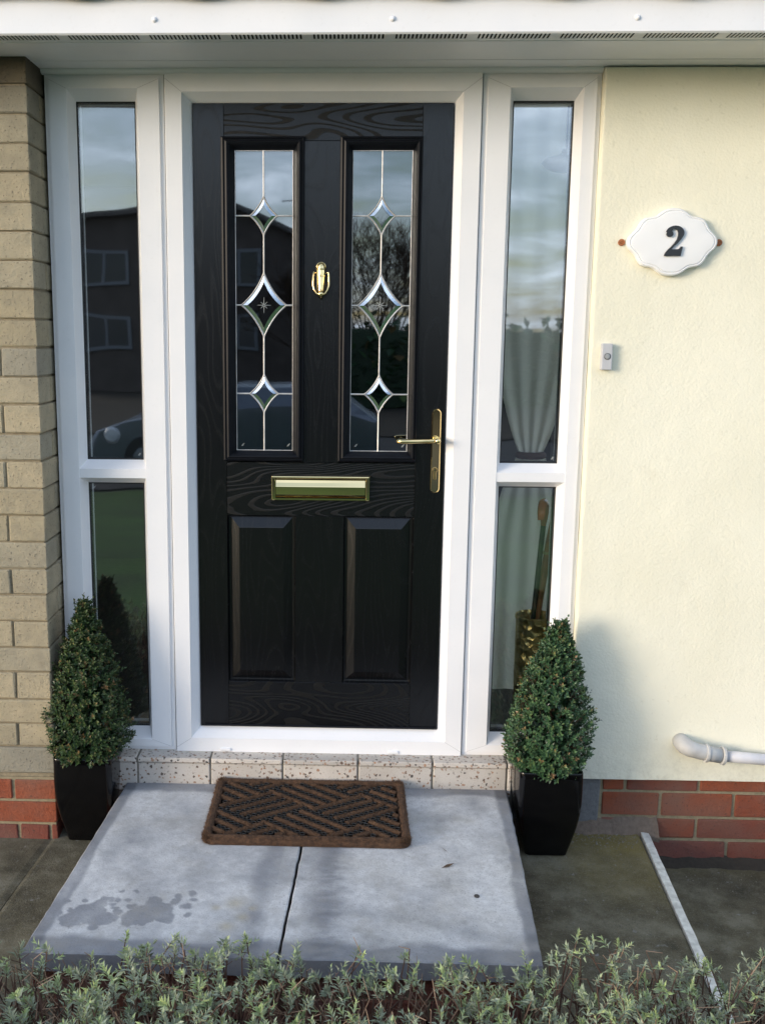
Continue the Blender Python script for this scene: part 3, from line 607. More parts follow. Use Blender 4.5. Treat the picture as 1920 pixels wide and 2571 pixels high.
# ---- handle
hx_, hw = .3225, .0140
def capsule(cx, hw, z0, z1, n=16): return [(cx + hw * math.cos(a_), z0 + hw + hw * math.sin(a_)) for a_ in np.linspace(math.pi, 2 * math.pi, n)] + [(cx + hw * math.cos(a_), z1 - hw + hw * math.sin(a_)) for a_ in np.linspace(0, math.pi, n)]
hd = MB(); hd.plate(capsule(hx_, hw, .9285, 1.190), -.0002, -.0085, .0028); hdo = rel(hd.build('door_handle', M_BRASS), door)
lv_ = MB(); lz = 1.0955
lv_.lathe((hx_ + .001, -.0085, lz), [(.0105, 0), (.0108, -.010), (.0098, -.013), (.0088, -.030), (.0092, -.046), (.0080, -.0505), (.004, -.0525), (.0004, -.053)], 20, 'y')
lpth = [(hx_ + .001, -.045, lz), (hx_ - .010, -.047, lz), (hx_ - .022, -.050, lz - .0004), (hx_ - .05, -.052, lz - .001), (hx_ - .08, -.052, lz - .002), (hx_ - .108, -.050, lz - .0025), (hx_ - .119, -.047, lz - .0025), (hx_ - .1215, -.040, lz - .002)]
lv_.tube(lpth, [.0058, .0060, .0064, .0072, .0080, .0084, .0078, .0035], 12); lv_.build('lever', M_BRASS, smooth=True).parent = hdo
cy = MB(); cy.lathe((.321, -.0085, 1.001), [(.0085, .002), (.0085, -.004), (.0075, -.005), (.0003, -.005)], 18, 'y'); cy.plate(capsule(.3207, .0048, .970, .999, 8), -.006, -.0125, .0008); cy.build('lock_cylinder', M_BRASSD).parent = hdo
MB().box(.3165, .3255, -.0142, -.0125, 1.0003, 1.0022).build('keyhole', M_GASKET).parent = hdo

# ================================================================ THINGS ON THE RENDERED WALL
pq = thing('house_number_plaque', 'white wavy edged plaque with a black number 2 on the cream wall', 'plaque', (.988, RY, 1.685))
def wavy(cx, cz, sx, sz):
    half = [(0, .097), (.020, .0945), (.036, .086), (.049, .0765), (.062, .0722), (.075, .0702), (.087, .0650), (.097, .053), (.105, .0385), (.115, .0275), (.1255, .017), (.1305, .006), (.1310, 0)]
    q = [(x, z) for x, z in half]; pts = q + [(x, -z) for x, z in q[::-1][1:]]; pts = pts + [(-x, z) for x, z in pts[::-1][1:-1]]
    pts = pts[::-1]
    # subdivide smoothly
    P_ = [Vector(p) for p in pts]; n = len(P_); o_ = []
    for i in range(n):
        p0, p1, p2, p3 = P_[i - 1], P_[i], P_[(i + 1) % n], P_[(i + 2) % n]
        for s in (0, .25, .5, .75):
            o_.append(.5 * ((2 * p1) + (p2 - p0) * s + (2 * p0 - 5 * p1 + 4 * p2 - p3) * s * s + (3 * p1 - p0 - 3 * p2 + p3) * s ** 3))
    return [(cx + p.x * sx, cz + p.y * sz) for p in o_]
cx_, cz_ = .9875, 1.6855
lps = []
for s_, y in ((.99, -.0455), (1.0, -.054), (.995, -.062), (.975, -.0665), (.945, -.068), (.935, -.0675), (.925, -.0655), (.915, -.0655), (.905, -.0690), (.88, -.0695), (.5, -.0695)):
    lps.append([(x, y, z) for x, z in wavy(cx_, cz_, s_, s_ - (1 - s_) * .25)])
rel(MB().loft(lps, cap0=True, cap1=True).build('plaque_board', M_PLQ, auto=35), pq)
# the figure 2 : Clarendon-like
tw = []
def arc(cx, cz, rx, rz, a0, a1, n): return [(cx + rx * math.cos(R(a)), cz + rz * math.sin(R(a))) for a in np.linspace(a0, a1, n)]
outer = arc(.028, .073, .0265, .0240, 172, -30, 16) + [(.0455, .0520), (.037, .0405), (.027, .0305), (.0195, .0215)]
stem_ = outer + [(.0385, .0215), (.0435, .0235), (.0468, .0300), (.0525, .0300), (.0475, .0000), (-.0005, .0000), (.0030, .0105), (.0100, .0205), (.0190, .0300), (.0275, .0405), (.0345, .0530), (.0375, .0640), (.0375, .0740), (.0345, .0830), (.028, .0875), (.0215, .0850), (.0185, .0800), (.0195, .0765)]
blob = arc(.0130, .0705, .0098, .0100, 0, 360, 18)[:-1]
num = MB(); sc = .98; ox, oz = .9635, 1.6455
def emit(pts, y0, y1): 
    bm = bmesh.new(); vs = [bm.verts.new((ox + x * sc, y0, oz + z * sc * .90)) for x, z in pts]
    f_ = bm.faces.new(vs); rr_ = bmesh.ops.extrude_face_region(bm, geom=[f_]); 
    for v_ in rr_['geom']:
        if isinstance(v_, bmesh.types.BMVert): v_.co.y = y1
    bmesh.ops.triangulate(bm, faces=bm.faces); num.bm(bm); bm.free()
emit(stem_, -.0685, -.0765); emit(blob, -.0685, -.0762)
rel(num.build('number', M_NUM), pq)
for x in (.8455, 1.1275):
    lg = MB(); lg.lathe((x, RY, 1.6855), [(.0100, .0), (.0100, -.0030), (.0090, -.0036), (.0045, -.0036), (.0040, -.0015), (.0034, -.0015), (.0030, -.0040), (.0003, -.0046)], 18, 'y'); rel(lg.build('fixing_lug', M_RUST, auto=20), pq)
bell = thing('doorbell', 'small pale grey doorbell push with round button beside the white frame', 'doorbell', (.8175, RY, 1.353))
rel(MB().box(.801, .8325, -.068, RY + .002, 1.3145, 1.3925, .0025, seg=2).build('bell_case', M_BELL), bell)
rel(MB().lathe((.8175, -.068, 1.3545), [(.0098, .001), (.0098, -.001), (.0088, -.0016), (.0086, .0006), (.0001, .0006)], 24, 'y').build('button_ring', M_GASKET), bell)
rel(MB().lathe((.8175, -.068, 1.3545), [(.0078, .001), (.0078, -.0022), (.006, -.003), (.0001, -.0033)], 24, 'y').build('button', M_BTN), bell)
pp = thing('waste_pipe', 'pale grey plastic waste pipe with elbow leaving the cream wall', 'pipe', (1.13, RY, .13))
PYc = -.083
el = MB(); c0 = (1.128, .125)
pth = [(1.122, RY + .004, .140), (1.122, RY - .008, .140), (1.123, RY - .022, .139), (1.128, RY - .032, .136), (1.138, PYc - .002, .1325), (1.152, PYc, .1275), (1.17, PYc, .1220), (1.20, PYc, .1155), (1.235, PYc, .1100)]
el.tube(pth, [.026, .0265, .0270, .0270, .0262, .0252, .0248, .0245, .0240], 20); rel(el.build('elbow', M_PIPE2, smooth=True), pp)
for x, z in ((1.194, .1165), (1.246, .1085)):
    cl = MB(); cl.tube([(x - .008, PYc, z + .0013), (x - .006, PYc, z + .001), (x + .001, PYc, z), (x + .003, PYc, z)], [.0245, .0290, .0290, .0250], 22); rel(cl.build('coupling_ring', M_PIPE2, auto=40), pp)
lp_ = MB(); lp_.tube([(1.238, PYc, .1092), (1.35, PYc, .1005), (1.6, PYc, .085), (3.0, PYc, .0)], .0178, 20); rel(lp_.build('pipe_run', M_PIPE, smooth=True), pp)

# ================================================================ DOORSTEP
step = thing('doorstep', 'pale grey concrete doorstep of two stained slabs on a red brick base', 'doorstep', (-.07, -.57, GZ))
SK = -.0584; XL, XR = -.6525, .5712; YB, YF = -.0755, -.988; XM = -.0457
def sx(x, y): return x + SK * (YB - y) / .9125
spots = [(-.565 + .06 * i, y) for i, y in enumerate((-.80,))]
blobs = [(-.545, -.835, .045), (-.50, -.86, .035), (-.575, -.865, .035), (-.52, -.79, .02), (-.40, -.84, .045), (-.365, -.81, .040), (-.425, -.86, .032), (-.345, -.85, .025), (-.30, -.80, .012), (-.335, -.775, .014), (-.44, -.80, .014), (-.385, -.775, .022), (-.47, -.83, .012), (-.50, -.77, .012), (-.29, -.835, .009)]
_r = random.Random(8)
for _k in range(34):
    _a = _r.choice([(-.545, -.835), (-.39, -.83), (-.36, -.80), (-.50, -.80)]); blobs.append((_a[0] + _r.gauss(0, .05), _a[1] + _r.gauss(0, .032), _r.uniform(.005, .016)))
blobs = [(a_ - .045, b_ - .022, c_ * .95) for a_, b_, c_ in blobs]
yel = [(-.225, -.80, .030), (-.20, -.86, .022), (-.235, -.90, .024), (-.27, -.82, .015), (-.18, -.82, .014)]
def fslab(side):
    def fn(x, y, a, b):
        x, y = .0355 + (x - .0355) / 1.0155, -3.125 + (y + 3.125) / 1.0155
        if side == 0: e_out = a * .6; e_in = (1 - a) * .6
        else: e_out = (1 - a) * .6; e_in = a * .6
        eb = b * .9; ef = (1 - b) * .9; n1 = nA(x, y, 9); n2 = nB(x, y, 22); n3 = nC(x * .35, y, 60, 3)
        t = .92 + (n1 - .5) * .75 + (n2 - .5) * .35
        def edge(d, w, amt):
            k = max(0, min(1, (1 - d / (w * (.35 + n1 * 1.1))) * 2.6)); return amt * k * k * (3 - 2 * k)
        t -= edge(e_out, .048, .52) + edge(eb, .075, .50) + edge(ef, .085, .50)
        if side == 0:
            t -= .38 * math.exp(-((e_in - .075) / .035) ** 2) * (.4 + n1); t += .08 * (e_in < .04)
        else:
            t -= .55 * math.exp(-((e_in - .085 - .03 * (n3 - .5)) / .05) ** 2) * (.3 + n3 * .9) * min(1, eb / .2 + .2)
            t -= .30 * math.exp(-((ef - .14 - .05 * math.sin(a * 5)) / .03) ** 2) * n1 * 1.5
        if side == 0:
            x3 = x + (nA(x, y, 40) - .5) * .022; y3 = y + (nB(x, y, 40) - .5) * .022; d = min((math.hypot(x3 - bx, (y3 - by)) - r_ * (.55 + .7 * n2) for bx, by, r_ in blobs))
            if d < .005: t = t * max(0, d / .005) + (1 - max(0, d / .005)) * min(t, .46 + .45 * (n2 - .5) + .3 * (n1 - .5))
            w = 0
            for bx, by, r_ in yel: w = max(w, math.exp(-(math.hypot(x - bx, y - by) / (r_ * (.7 + .6 * n2))) ** 2 * 1.2))
            return max(0, t), w * .75
        return max(0, t), max(0, nB(x, y, 6) - .60) * .8
    return fn
for side, (a, b_) in enumerate(((XL, XM - .0035), (XM + .0035, XR))):
    mb = MB(); grid_slab(mb, [(sx(a, YB), YB), (sx(b_, YB), YB), (sx(b_, YF), YF), (sx(a, YF), YF)], (-.022, -.023)[side], -.070, 150, 225, fslab(side), .0012)
    o = rel(mb.build('slab', M_SLAB), step)
jt = MB(); jt.add([(sx(XM - .004, y), y, -.045) for y in (YB, YF)] + [(sx(XM + .004, y), y, -.045) for y in (YF, YB)], [(0, 1, 2, 3)]); rel(jt.build('joint', M_SOIL), step)
bb = MB(); ins = .018
for c_ in range(2):
    z1 = -.072 - c_ * .068; z0_ = z1 - .060; x = XL + SK + ins + (.05 if c_ else 0)
    xe = XR + SK - ins
    while x < xe - .02:
        x2 = min(x + .215, xe); bb.box(x, x2, YF + ins, YF + .12, z0_, z1, .003, random.uniform(.5, .8), .001); x = x2 + .010
for c_ in range(2):
    z1 = -.072 - c_ * .068; z0_ = z1 - .060
    y = YF + .13
    while y < YB - .03:
        y2 = min(y + .215, YB); 
        bb.box(sx(XR, y) - ins - .12, sx(XR, (y + y2) / 2) - ins, y, y2, z0_, z1, .003, random.uniform(.5, .8), .001); bb.box(sx(XL, (y + y2) / 2) + ins, sx(XL, y) + ins + .12, y, y2, z0_, z1, .003, random.uniform(.5, .8), .001); y = y2 + .01
rel(bb.build('brick_base', M_RBRICK), step)
mo = MB(); mo.add([(sx(XL, y) + ins + .006, y, z) for y, z in ((YB, -.185), (YB, -.0705))] + [(sx(XR, y) - ins - .006, y, z) for y, z in ((YB, -.0705), (YB, -.185))] + [(sx(XL, YF) + ins + .006, YF + ins + .006, z) for z in (-.185, -.0705)] + [(sx(XR, YF) - ins - .006, YF + ins + .006, z) for z in (-.0705, -.185)],
       [(0, 1, 2, 3), (7, 6, 5, 4), (0, 4, 5, 1), (3, 2, 6, 7), (1, 5, 6, 2), (0, 3, 7, 4)]); rel(mo.build('mortar', M_RMORT), step)

for nm, lb, px_, py_, L_, w_, a_, mt in (('fallen_leaf', 'small curled dry brown leaf lying on the right hand step slab', .335, -.60, .022, .005, .5, 'leaf'), ('fallen_twig', 'tiny dark twig fragment on the step slab near the mat corner', .335, -.515, .014, .0018, 2.2, 'twig')):
    lb_ = MB(); q = Vector((px_, py_ + .04, -.0205)); dd_ = Vector((math.cos(a_), math.sin(a_), 0)); pp_ = Vector((-dd_.y, dd_.x, 0))
    lb_.add([q - dd_ * L_, q + pp_ * w_ + Vector((0, 0, .003)), q + dd_ * L_ + Vector((0, 0, .004)), q - pp_ * w_ + Vector((0, 0, .001)), q + Vector((0, 0, .0005))], [(0, 1, 4), (1, 2, 4), (2, 3, 4), (3, 0, 4)]); tag(lb_.build(nm, M_TWIG), lb, mt)
MB().lathe((.395, -.705, -.022), [(.0075, .0), (.007, .0022), (.0001, .003)], 9).build('pebble', simple('dark_pebble', (.06, .055, .05), .8, 0, 90, .4)); tag(bpy.data.objects['pebble'], 'tiny dark stone lying on the right hand step slab', 'pebble')

# ================================================================ DOORMAT
mat = thing('doormat', 'brown coir and black rubber doormat with a woven diagonal pattern on the doorstep', 'doormat', (-.06, -.32, .001))
mx0, mx1, my0, my1 = -.3560, .2391, -.4690, -.0800; mh = .024
def skm(x, y): return x
def rrect(x0, x1, y0, y1, r, n=6):
    p = []
    for cx, cy, a0 in ((x1 - r, y1 - r, 0), (x0 + r, y1 - r, 90), (x0 + r, y0 + r, 180), (x1 - r, y0 + r, 270)):
        for k in range(n): a_ = R(a0 + 90 * k / (n - 1)); p.append((cx + r * math.cos(a_), cy + r * math.sin(a_)))
    return p
def dens(p):
    o_ = []
    for k in range(len(p)):
        a, b = Vector(p[k]), Vector(p[(k + 1) % len(p)]); n_ = 60 if (k % 10 == 9) else 1
        for q in range(n_): o_.append(tuple(a.lerp(b, q / n_)))
    return o_
bd = MB(); lps = []
for ins_, z, r in ((0, .001, .03), (-.002, .012, .03), (.002, .021, .028), (.009, .026, .024), (.018, .025, .018), (.024, .019, .012), (.025, .004, .012)):
    lps.append([(x + (nA(x, y, 50) - .5) * .005, y + (nB(x, y, 50) - .5) * .005, z + (nC(x, y, 70) - .5) * .004 * (z > .01)) for x, y in dens(rrect(mx0 + ins_, mx1 - ins_, my0 + ins_, my1 - ins_, r, 10))])
bd.loft(lps, t=0.0)
def fib(mb, p, d, L_, w, t):
    d = Vector(d).normalized(); s_ = d.cross(Vector((random.gauss(0, 1), random.gauss(0, 1), random.gauss(0, 1)))).normalized() * w; p = Vector(p); q = p + d * L_
    mb.add([p - s_, p + s_, q], [(0, 1, 2)], t)
per = rrect(mx0, mx1, my0, my1, .03, 10); pl = len(per)
for k in range(9000):
    i = random.random() * pl
    j = int(i); a_ = i - j; p = Vector(per[j % pl]) * (1 - a_) + Vector(per[(j + 1) % pl]) * a_
    # choose along perimeter by length
    side = random.random()
    if side < .36: p = Vector((random.uniform(mx0 + .01, mx1 - .01), my0 if random.random() < .6 else my1))
    elif side < .6: p = Vector((mx0 if random.random() < .6 else mx1, random.uniform(my0 + .01, my1 - .01)))
    c = Vector(((mx0 + mx1) / 2, (my0 + my1) / 2)); nrm = Vector((-1 if p.x <= mx0 + .002 else 1 if p.x >= mx1 - .002 else 0, -1 if p.y <= my0 + .002 else 1 if p.y >= my1 - .002 else 0))
    u_ = random.random(); z = .003 + .022 * u_; off = (-.004 if u_ < .8 else -random.random() * .022)
    q = p + nrm * off * (1 if nrm.length else 0)
    fib(bd, (q.x, q.y, z if off > -.005 else .0245), (nrm.x * .7 + random.gauss(0, .5), nrm.y * .7 + random.gauss(0, .5), random.uniform(-.1, .9)), random.uniform(.005, .013), .0006, random.random() ** 1.5)
rel(bd.build('coir_border', M_COIR), mat)
rb_ = MB(); rb_.box(mx0 + .018, mx1 - .018, my0 + .018, my1 - .018, .001, .0085); rel(rb_.build('rubber_backing', M_RUB), mat)
ribs = MB(); rings = MB(); BL = .172; P_ = BL / 4; ang = R(33); ca, sa = math.cos(ang), math.sin(ang); an2 = R(-38); cb_, sb_ = math.cos(an2), math.sin(an2)
ix0, ix1, iy0, iy1 = mx0 + .024, mx1 - .024, my0 + .024, my1 - .024; mcx, mcy = (mx0 + mx1) / 2 + .005, (my0 + my1) / 2
inside = lambda x, y, m=0: ix0 + m < x < ix1 - m and iy0 + m < y < iy1 - m
def xy(u, v): return (mcx + u * ca + v * cb_, mcy + u * sa + v * sb_)
for i in range(-5, 6):
    for j in range(-5, 6):
        along_u = (i + j) % 2 == 0
        for k in range(4):
            c = (k + .25) * P_; cr_ = (k + .72) * P_
            seq = []; rs = []
            ns_ = 40
            for s in range(ns_ + 1):
                f_ = s / ns_; ext = (f_ - .5) * BL * 1.02 + BL / 2
                p = xy(i * BL + ext, j * BL + c) if along_u else xy(i * BL + c, j * BL + ext)
                if inside(*p): seq.append(p)
            if len(seq) > 4:
                a_, b2 = Vector(seq[0]), Vector(seq[-1]); nseg = max(2, int((b2 - a_).length / .006)); pts = []; rr2 = []
                for s in range(nseg + 1):
                    p = a_.lerp(b2, s / nseg); pts.append((p.x + random.uniform(-.0006, .0006), p.y + random.uniform(-.0006, .0006), .0165 + random.uniform(-.0006, .0006))); rr2.append(.0082 + random.uniform(-.0007, .0007))
                tt = random.random() * .18; ribs.tube(pts, rr2, 8, True, tt)
                for s in range(int((b2 - a_).length * 6500)):
                    p = a_.lerp(b2, random.random()); th = random.uniform(-.3, math.pi + .3); side_ = (b2 - a_).normalized(); pr_ = Vector((-side_.y, side_.x, 0))
                    dv = pr_ * math.cos(th) + Vector((0, 0, 1)) * math.sin(th); q = Vector((p.x, p.y, .0165)) + dv * .0062
                    fib(ribs, q, dv + Vector((random.gauss(0, .5), random.gauss(0, .5), random.gauss(0, .3))), random.uniform(.003, .007), .0006, min(1, random.random() ** 1.5 * .8 + tt))
            for s in range(10):
                ext = (s + .5) * BL / 10; p = xy(i * BL + ext, j * BL + cr_) if along_u else xy(i * BL + cr_, j * BL + ext)
                if inside(*p, .006):
                    lp = []; Rr, rr3 = .0074, .0011
                    for q in range(14):
                        a_ = 2 * math.pi * q / 14; lp.append([(p[0] + math.cos(a_) * (Rr + rr3 * math.cos(b3)), p[1] + math.sin(a_) * (Rr + rr3 * math.cos(b3)), .0185 + rr3 * 3.0 * math.sin(b3)) for b3 in np.linspace(0, 2 * math.pi, 6, endpoint=False)])
                    rings.loft(lp, close=True)
rel(ribs.build('coir_ribs', M_COIR), mat); rel(rings.build('rubber_loops', simple('grey_black_rubber', (.012, .011, .010), .30), smooth=True), mat)

mat.location.z -= .022
# ================================================================ PLANTERS AND BOX TREES
def rsq(cx, cy, hw, z, r, n=6):
    p = []
    for sx_, sy_, a0 in ((1, 1, 0), (-1, 1, 90), (-1, -1, 180), (1, -1, 270)):
        for k in range(n): a_ = R(a0 + 90 * k / (n - 1)); p.append((cx + sx_ * (hw - r) + r * math.cos(a_), cy + sy_ * (hw - r) + r * math.sin(a_), z))
    return p
def planter(cx, cy, w, zt, label, dy=0.0):
    o = thing('planter', label, 'plant pot', (cx, cy, GZ), 'black planters either side of the step')
    h = zt - (GZ + .003); hw = w / 2; b = MB(); prof = []
    for k in range(15):
        u_ = k / 14; s = .665 + .335 * math.sin(min(1, u_ / .72) * math.pi / 2) ** 1.05
        if u_ > .72: s = 1.0 - .035 * math.sin((u_ - .72) / .28 * math.pi)*0 + .0
        prof.append((u_, s))
    lps = [rsq(cx, cy, hw * .62, GZ + .002, .012)]
    for u_, s in prof: lps.append(rsq(cx, cy, hw * s, GZ + .003 + h * u_, .014 + .004 * u_))
    lps += [rsq(cx, cy, hw - .0012, zt + .0025, .017), rsq(cx, cy, hw - .0060, zt + .0022, .015), rsq(cx, cy, hw - .008, zt - .002, .013), rsq(cx, cy, hw - .010, zt - .04, .013)]
    b.loft(lps, cap0=True); rel(b.build('pot', M_POT, auto=50), o)
    s_ = MB(); s_.loft([rsq(cx, cy, hw - .0095, zt - .018, .013), rsq(cx, cy, hw - .04, zt - .012, .01)], cap0=True, cap1=True); rel(s_.build('compost', M_SOIL), o)
    bk = MB()
    for k in range(1000):
        x, y = cx + random.uniform(-1, 1) * (hw - .014), cy + random.uniform(-1, 1) * (hw - .014); r_ = random.uniform(.003, .008); a_ = random.uniform(0, 3.14)
        bk.add([(x + r_ * math.cos(a_ + q), y + r_ * math.sin(a_ + q) * .6, zt - .013 + random.uniform(0, .006)) for q in (0, 2.1, 4.2)], [(0, 1, 2)], random.random())
    rel(bk.build('bark_chips', simple('bark_chip', (.16, .085, .045), .9, 0, 60, .5)), o); return o
planter(.6795, -.139, .193, .104, 'black glossy square planter at the right foot of the step against the cement patch')
planter(-.7665, -.110, .184, .106, 'black glossy square planter tucked against the buff brick pier')
def leaf(mb, p, d, up, L_, w, t, curl=.25):
    d = d.normalized(); s_ = d.cross(up)
    if s_.length < 1e-4: s_ = d.cross(Vector((1, 0, 0)))
    s_ = s_.normalized(); n_ = s_.cross(d).normalized()
    a = p; b = p + d * L_ * .45; c = p + d * L_ - n_ * L_ * curl * .3
    mb.add([a, b + s_ * w + n_ * w * curl, c, b - s_ * w + n_ * w * curl, b], [(0, 1, 4), (1, 2, 4), (4, 2, 3), (0, 4, 3)], t)
def boxtree(cx, cy, zb, zt, rad, lean, label, mat_, seed, bulge):
    random.seed(seed)
    o = thing('box_tree', label, 'topiary', (cx, cy, zb), 'clipped box cones in the planters')
    st = MB(); st.tube([(cx, cy, zb - .03), (cx + lean * .3, cy, zb + .12), (cx + lean * .8, cy, zt - .08)], [.010, .007, .002], 7)
    fo = MB(); H = zt - zb
    sn = vn(seed + 20)
    def rr_(u, th):
        base = rad * ((.80 + .20 * min(1, u / .12)) if u < .12 else (1 - ((u - .12) / .88) ** bulge) * .97 + .03)
        return base * (1 + (sn(u * 6 + th * .0, th * 1.4, 1.2) - .5) * .44 + (sn(u * 14, th * 3, 2) - .5) * .16)
    # shoots: clusters of leaves around short twigs pointing outward and up
    NS = 2000
    for k in range(NS):
        u = random.random() ** 1.25; u = min(u, .985); th = random.uniform(0, 2 * math.pi)
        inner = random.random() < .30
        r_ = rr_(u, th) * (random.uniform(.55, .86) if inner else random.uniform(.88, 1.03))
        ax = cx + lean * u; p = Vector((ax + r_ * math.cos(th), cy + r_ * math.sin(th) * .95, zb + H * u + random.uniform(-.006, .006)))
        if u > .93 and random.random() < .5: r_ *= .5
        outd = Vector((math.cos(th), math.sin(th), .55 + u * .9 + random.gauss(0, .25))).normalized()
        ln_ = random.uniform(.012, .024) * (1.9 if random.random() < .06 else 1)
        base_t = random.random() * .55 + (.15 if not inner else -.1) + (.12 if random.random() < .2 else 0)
        if random.random() < .012: base_t = random.uniform(.86, 1)
        if k % 3 == 0: st.tube([tuple(p - outd * .025), tuple(p + outd * ln_)], [.0011, .0006], 3)
        nl = random.randint(5, 8)
        for q in range(nl):
            f_ = q / nl; a_ = q * 2.4 + random.random(); side = outd.orthogonal().normalized(); side = Matrix.Rotation(a_, 3, outd) @ side
            dd = (side * (1.0 - f_ * .55) + outd * (.35 + f_ * .9)); L_ = random.uniform(.0105, .0170) * (1 - .25 * f_)
            t = min(1, max(0, base_t + f_ * .25 + random.gauss(0, .09)))
            leaf(fo, p + outd * ln_ * f_, dd, outd, L_, L_ * .30, t, random.uniform(.1, .6))
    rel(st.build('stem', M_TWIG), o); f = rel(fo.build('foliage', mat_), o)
    # inner mass of leaves, darker in tone than the outer shoots
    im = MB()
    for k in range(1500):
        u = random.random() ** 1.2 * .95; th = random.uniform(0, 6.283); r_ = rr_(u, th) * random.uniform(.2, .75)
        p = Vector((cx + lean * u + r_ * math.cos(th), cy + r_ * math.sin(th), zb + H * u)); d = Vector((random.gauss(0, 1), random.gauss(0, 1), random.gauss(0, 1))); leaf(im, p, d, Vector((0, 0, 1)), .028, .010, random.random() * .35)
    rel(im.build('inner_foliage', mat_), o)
boxtree(.681, -.140, .092, .548, .121, .020, 'clipped green box cone in the right planter, its shadow on the cream wall', M_BOX, 11, 1.75)
boxtree(-.768, -.112, .096, .583, .123, .006, 'clipped olive green box cone in the planter beside the buff brick pier', M_BOX2, 23, 1.45)
random.seed(99)

# ================================================================ LAVENDER HEDGE
lav = thing('lavender_hedge', 'low straggly lavender hedge with grey green sprigs and bare brown stems before the step', 'hedge', (0, -1.35, -.32))
lf_ = MB(); ls = MB(); ln1 = vn(41)
def sprig(p, d, n_, L_, t0):
    d = d.normalized(); o_ = d.orthogonal().normalized()
    for q in range(n_):
        f_ = q / n_; a_ = q * 2.1 + random.random() * .6; s_ = Matrix.Rotation(a_, 3, d) @ o_
        dd = s_ * (1.05 - .75 * f_) + d * (.55 + .8 * f_)
        l2 = L_ * random.uniform(.75, 1.15) * (1 - .35 * f_); leaf(lf_, p + d * L_ * 1.25 * f_, dd, d, l2, l2 * random.uniform(.12, .19), min(1, max(0, t0 + .35 * f_ + random.gauss(0, .1))), random.uniform(.1, .9))
for k in range(2800):
    x = random.uniform(-1.25, 1.45); y = -1.085 - random.random() ** .9 * .52
    hump = (ln1(x, 0, 2.6) - .5)
    zt = .055 + .075 * hump * 2 + min(0, (y + 1.14)) * -.05 + random.gauss(0, .028)
    if y > -1.14: zt -= .03
    zt = min(zt, .075 + (.065 if random.random() < .12 else .035) + hump * .1)
    if random.random() < .40: zt -= random.uniform(.03, .13)
    # root a little away, bend on the way up
    bx, by = x + random.gauss(0, .05), y - random.uniform(-.03, .09); bz = -.30
    mid = Vector((bx * .5 + x * .5 + random.gauss(0, .022), by * .6 + y * .4 + random.gauss(0, .015), -.10 + random.gauss(0, .02)))
    p0 = Vector((bx, by, bz)); p3 = Vector((x, y, zt)); p2 = p3 + Vector((random.gauss(0, .018), random.gauss(0, .012), -.06))
    tt = random.random() * .7
    ls.tube([p0, mid, p2, p3], [.0030, .0024, .0017, .0012], 4, False, tt)
    d = (p3 - p2) + Vector((random.gauss(0, .02), random.gauss(0, .02), .01))
    dead = random.random() < (.22 if zt > (.05 if x < .25 else .035) else (.88 if x < .25 else .62))
    if not dead:
        sprig(p3 - d.normalized() * .012, d, random.randint(11, 16), random.uniform(.017, .027), random.random() * .5)
        if random.random() < .6:
            for q in range(random.randint(1, 3)):
                f_ = random.uniform(.2, .95); pp_ = p2.lerp(p3, f_); sd_ = Vector((random.gauss(0, 1), random.gauss(0, 1), .9)).normalized(); tip = pp_ + sd_ * random.uniform(.012, .03)
                ls.tube([pp_, tip], [.001, .0008], 3, False, tt); sprig(tip, sd_, random.randint(6, 9), random.uniform(.014, .022), random.random() * .5)
    else:
        e_ = p3 + Vector((random.gauss(0, .025), random.gauss(0, .02), random.uniform(.0, .04))); ls.tube([p3, e_], [.0012, .0007], 3, False, .8)
        if random.random() < .5: ls.tube([p2, p2 + Vector((random.gauss(0, .05), random.gauss(0, .03), random.uniform(.01, .05)))], [.0012, .0006], 3, False, .9)
for k in range(260):      # long leaning woody stems
    x = random.uniform(-1.2, 1.4); y = random.uniform(-1.55, -1.12); L_ = random.uniform(.10, .22); a_ = random.gauss(0, .8)
    p = Vector((x, y, random.uniform(-.13, -.02))); q = p + Vector((math.sin(a_) * L_, random.gauss(0, .02), abs(math.cos(a_)) * L_ * .55)); m_ = p.lerp(q, .5) + Vector((random.gauss(0, .008), random.gauss(0, .008), random.gauss(0, .008)))
    ls.tube([p, m_, q], [.0026, .0022, .0012], 4, False, random.uniform(.1, 1))
rel(lf_.build('leaves', M_LAV), lav); rel(ls.build('stems', M_LSTEM), lav)
lit = MB()
for k in range(2500):
    x, y = random.uniform(-1.4, 1.6), random.uniform(-1.8, -1.04); p = Vector((x, y, -.318 + random.random() * .01)); leaf(lit, p, Vector((random.gauss(0, 1), random.gauss(0, 1), .1)), Vector((0, 0, 1)), random.uniform(.01, .03), .003, random.random())
gr = MB()
for k in range(420):
    if k % 3: x = random.uniform(.6, 1.0); y = -.055 - abs(random.gauss(0, .05)); z = GZ
    elif k % 2: x = random.uniform(1.07, 2.0); y = -.085 - abs(random.gauss(0, .06)); z = -.292
    else: x = random.uniform(.60, .95); y = random.uniform(-1, -.06); z = GZ
    r_ = random.uniform(.0012, .0036) * (1 if k % 7 else 1.6); a_ = random.random() * 6
    gr.add([(x + r_ * math.cos(a_ + q), y + r_ * math.sin(a_ + q), z) for q in (0, 2.1, 4.2)] + [(x, y, z + r_ * 1.1)], [(0, 1, 3), (1, 2, 3), (2, 0, 3)], random.random())
tag(gr.build('loose_grit', simple('pale_grit', (.19, .175, .14), .9, 0, 300, .6)), 'loose grit and crumbs on the paving by the wall foot', 'grit', kind='stuff')
tag(lit.build('dead_leaf_litter', M_LSTEM), 'brown dead leaf litter under the lavender hedge', 'leaf litter', kind='stuff')

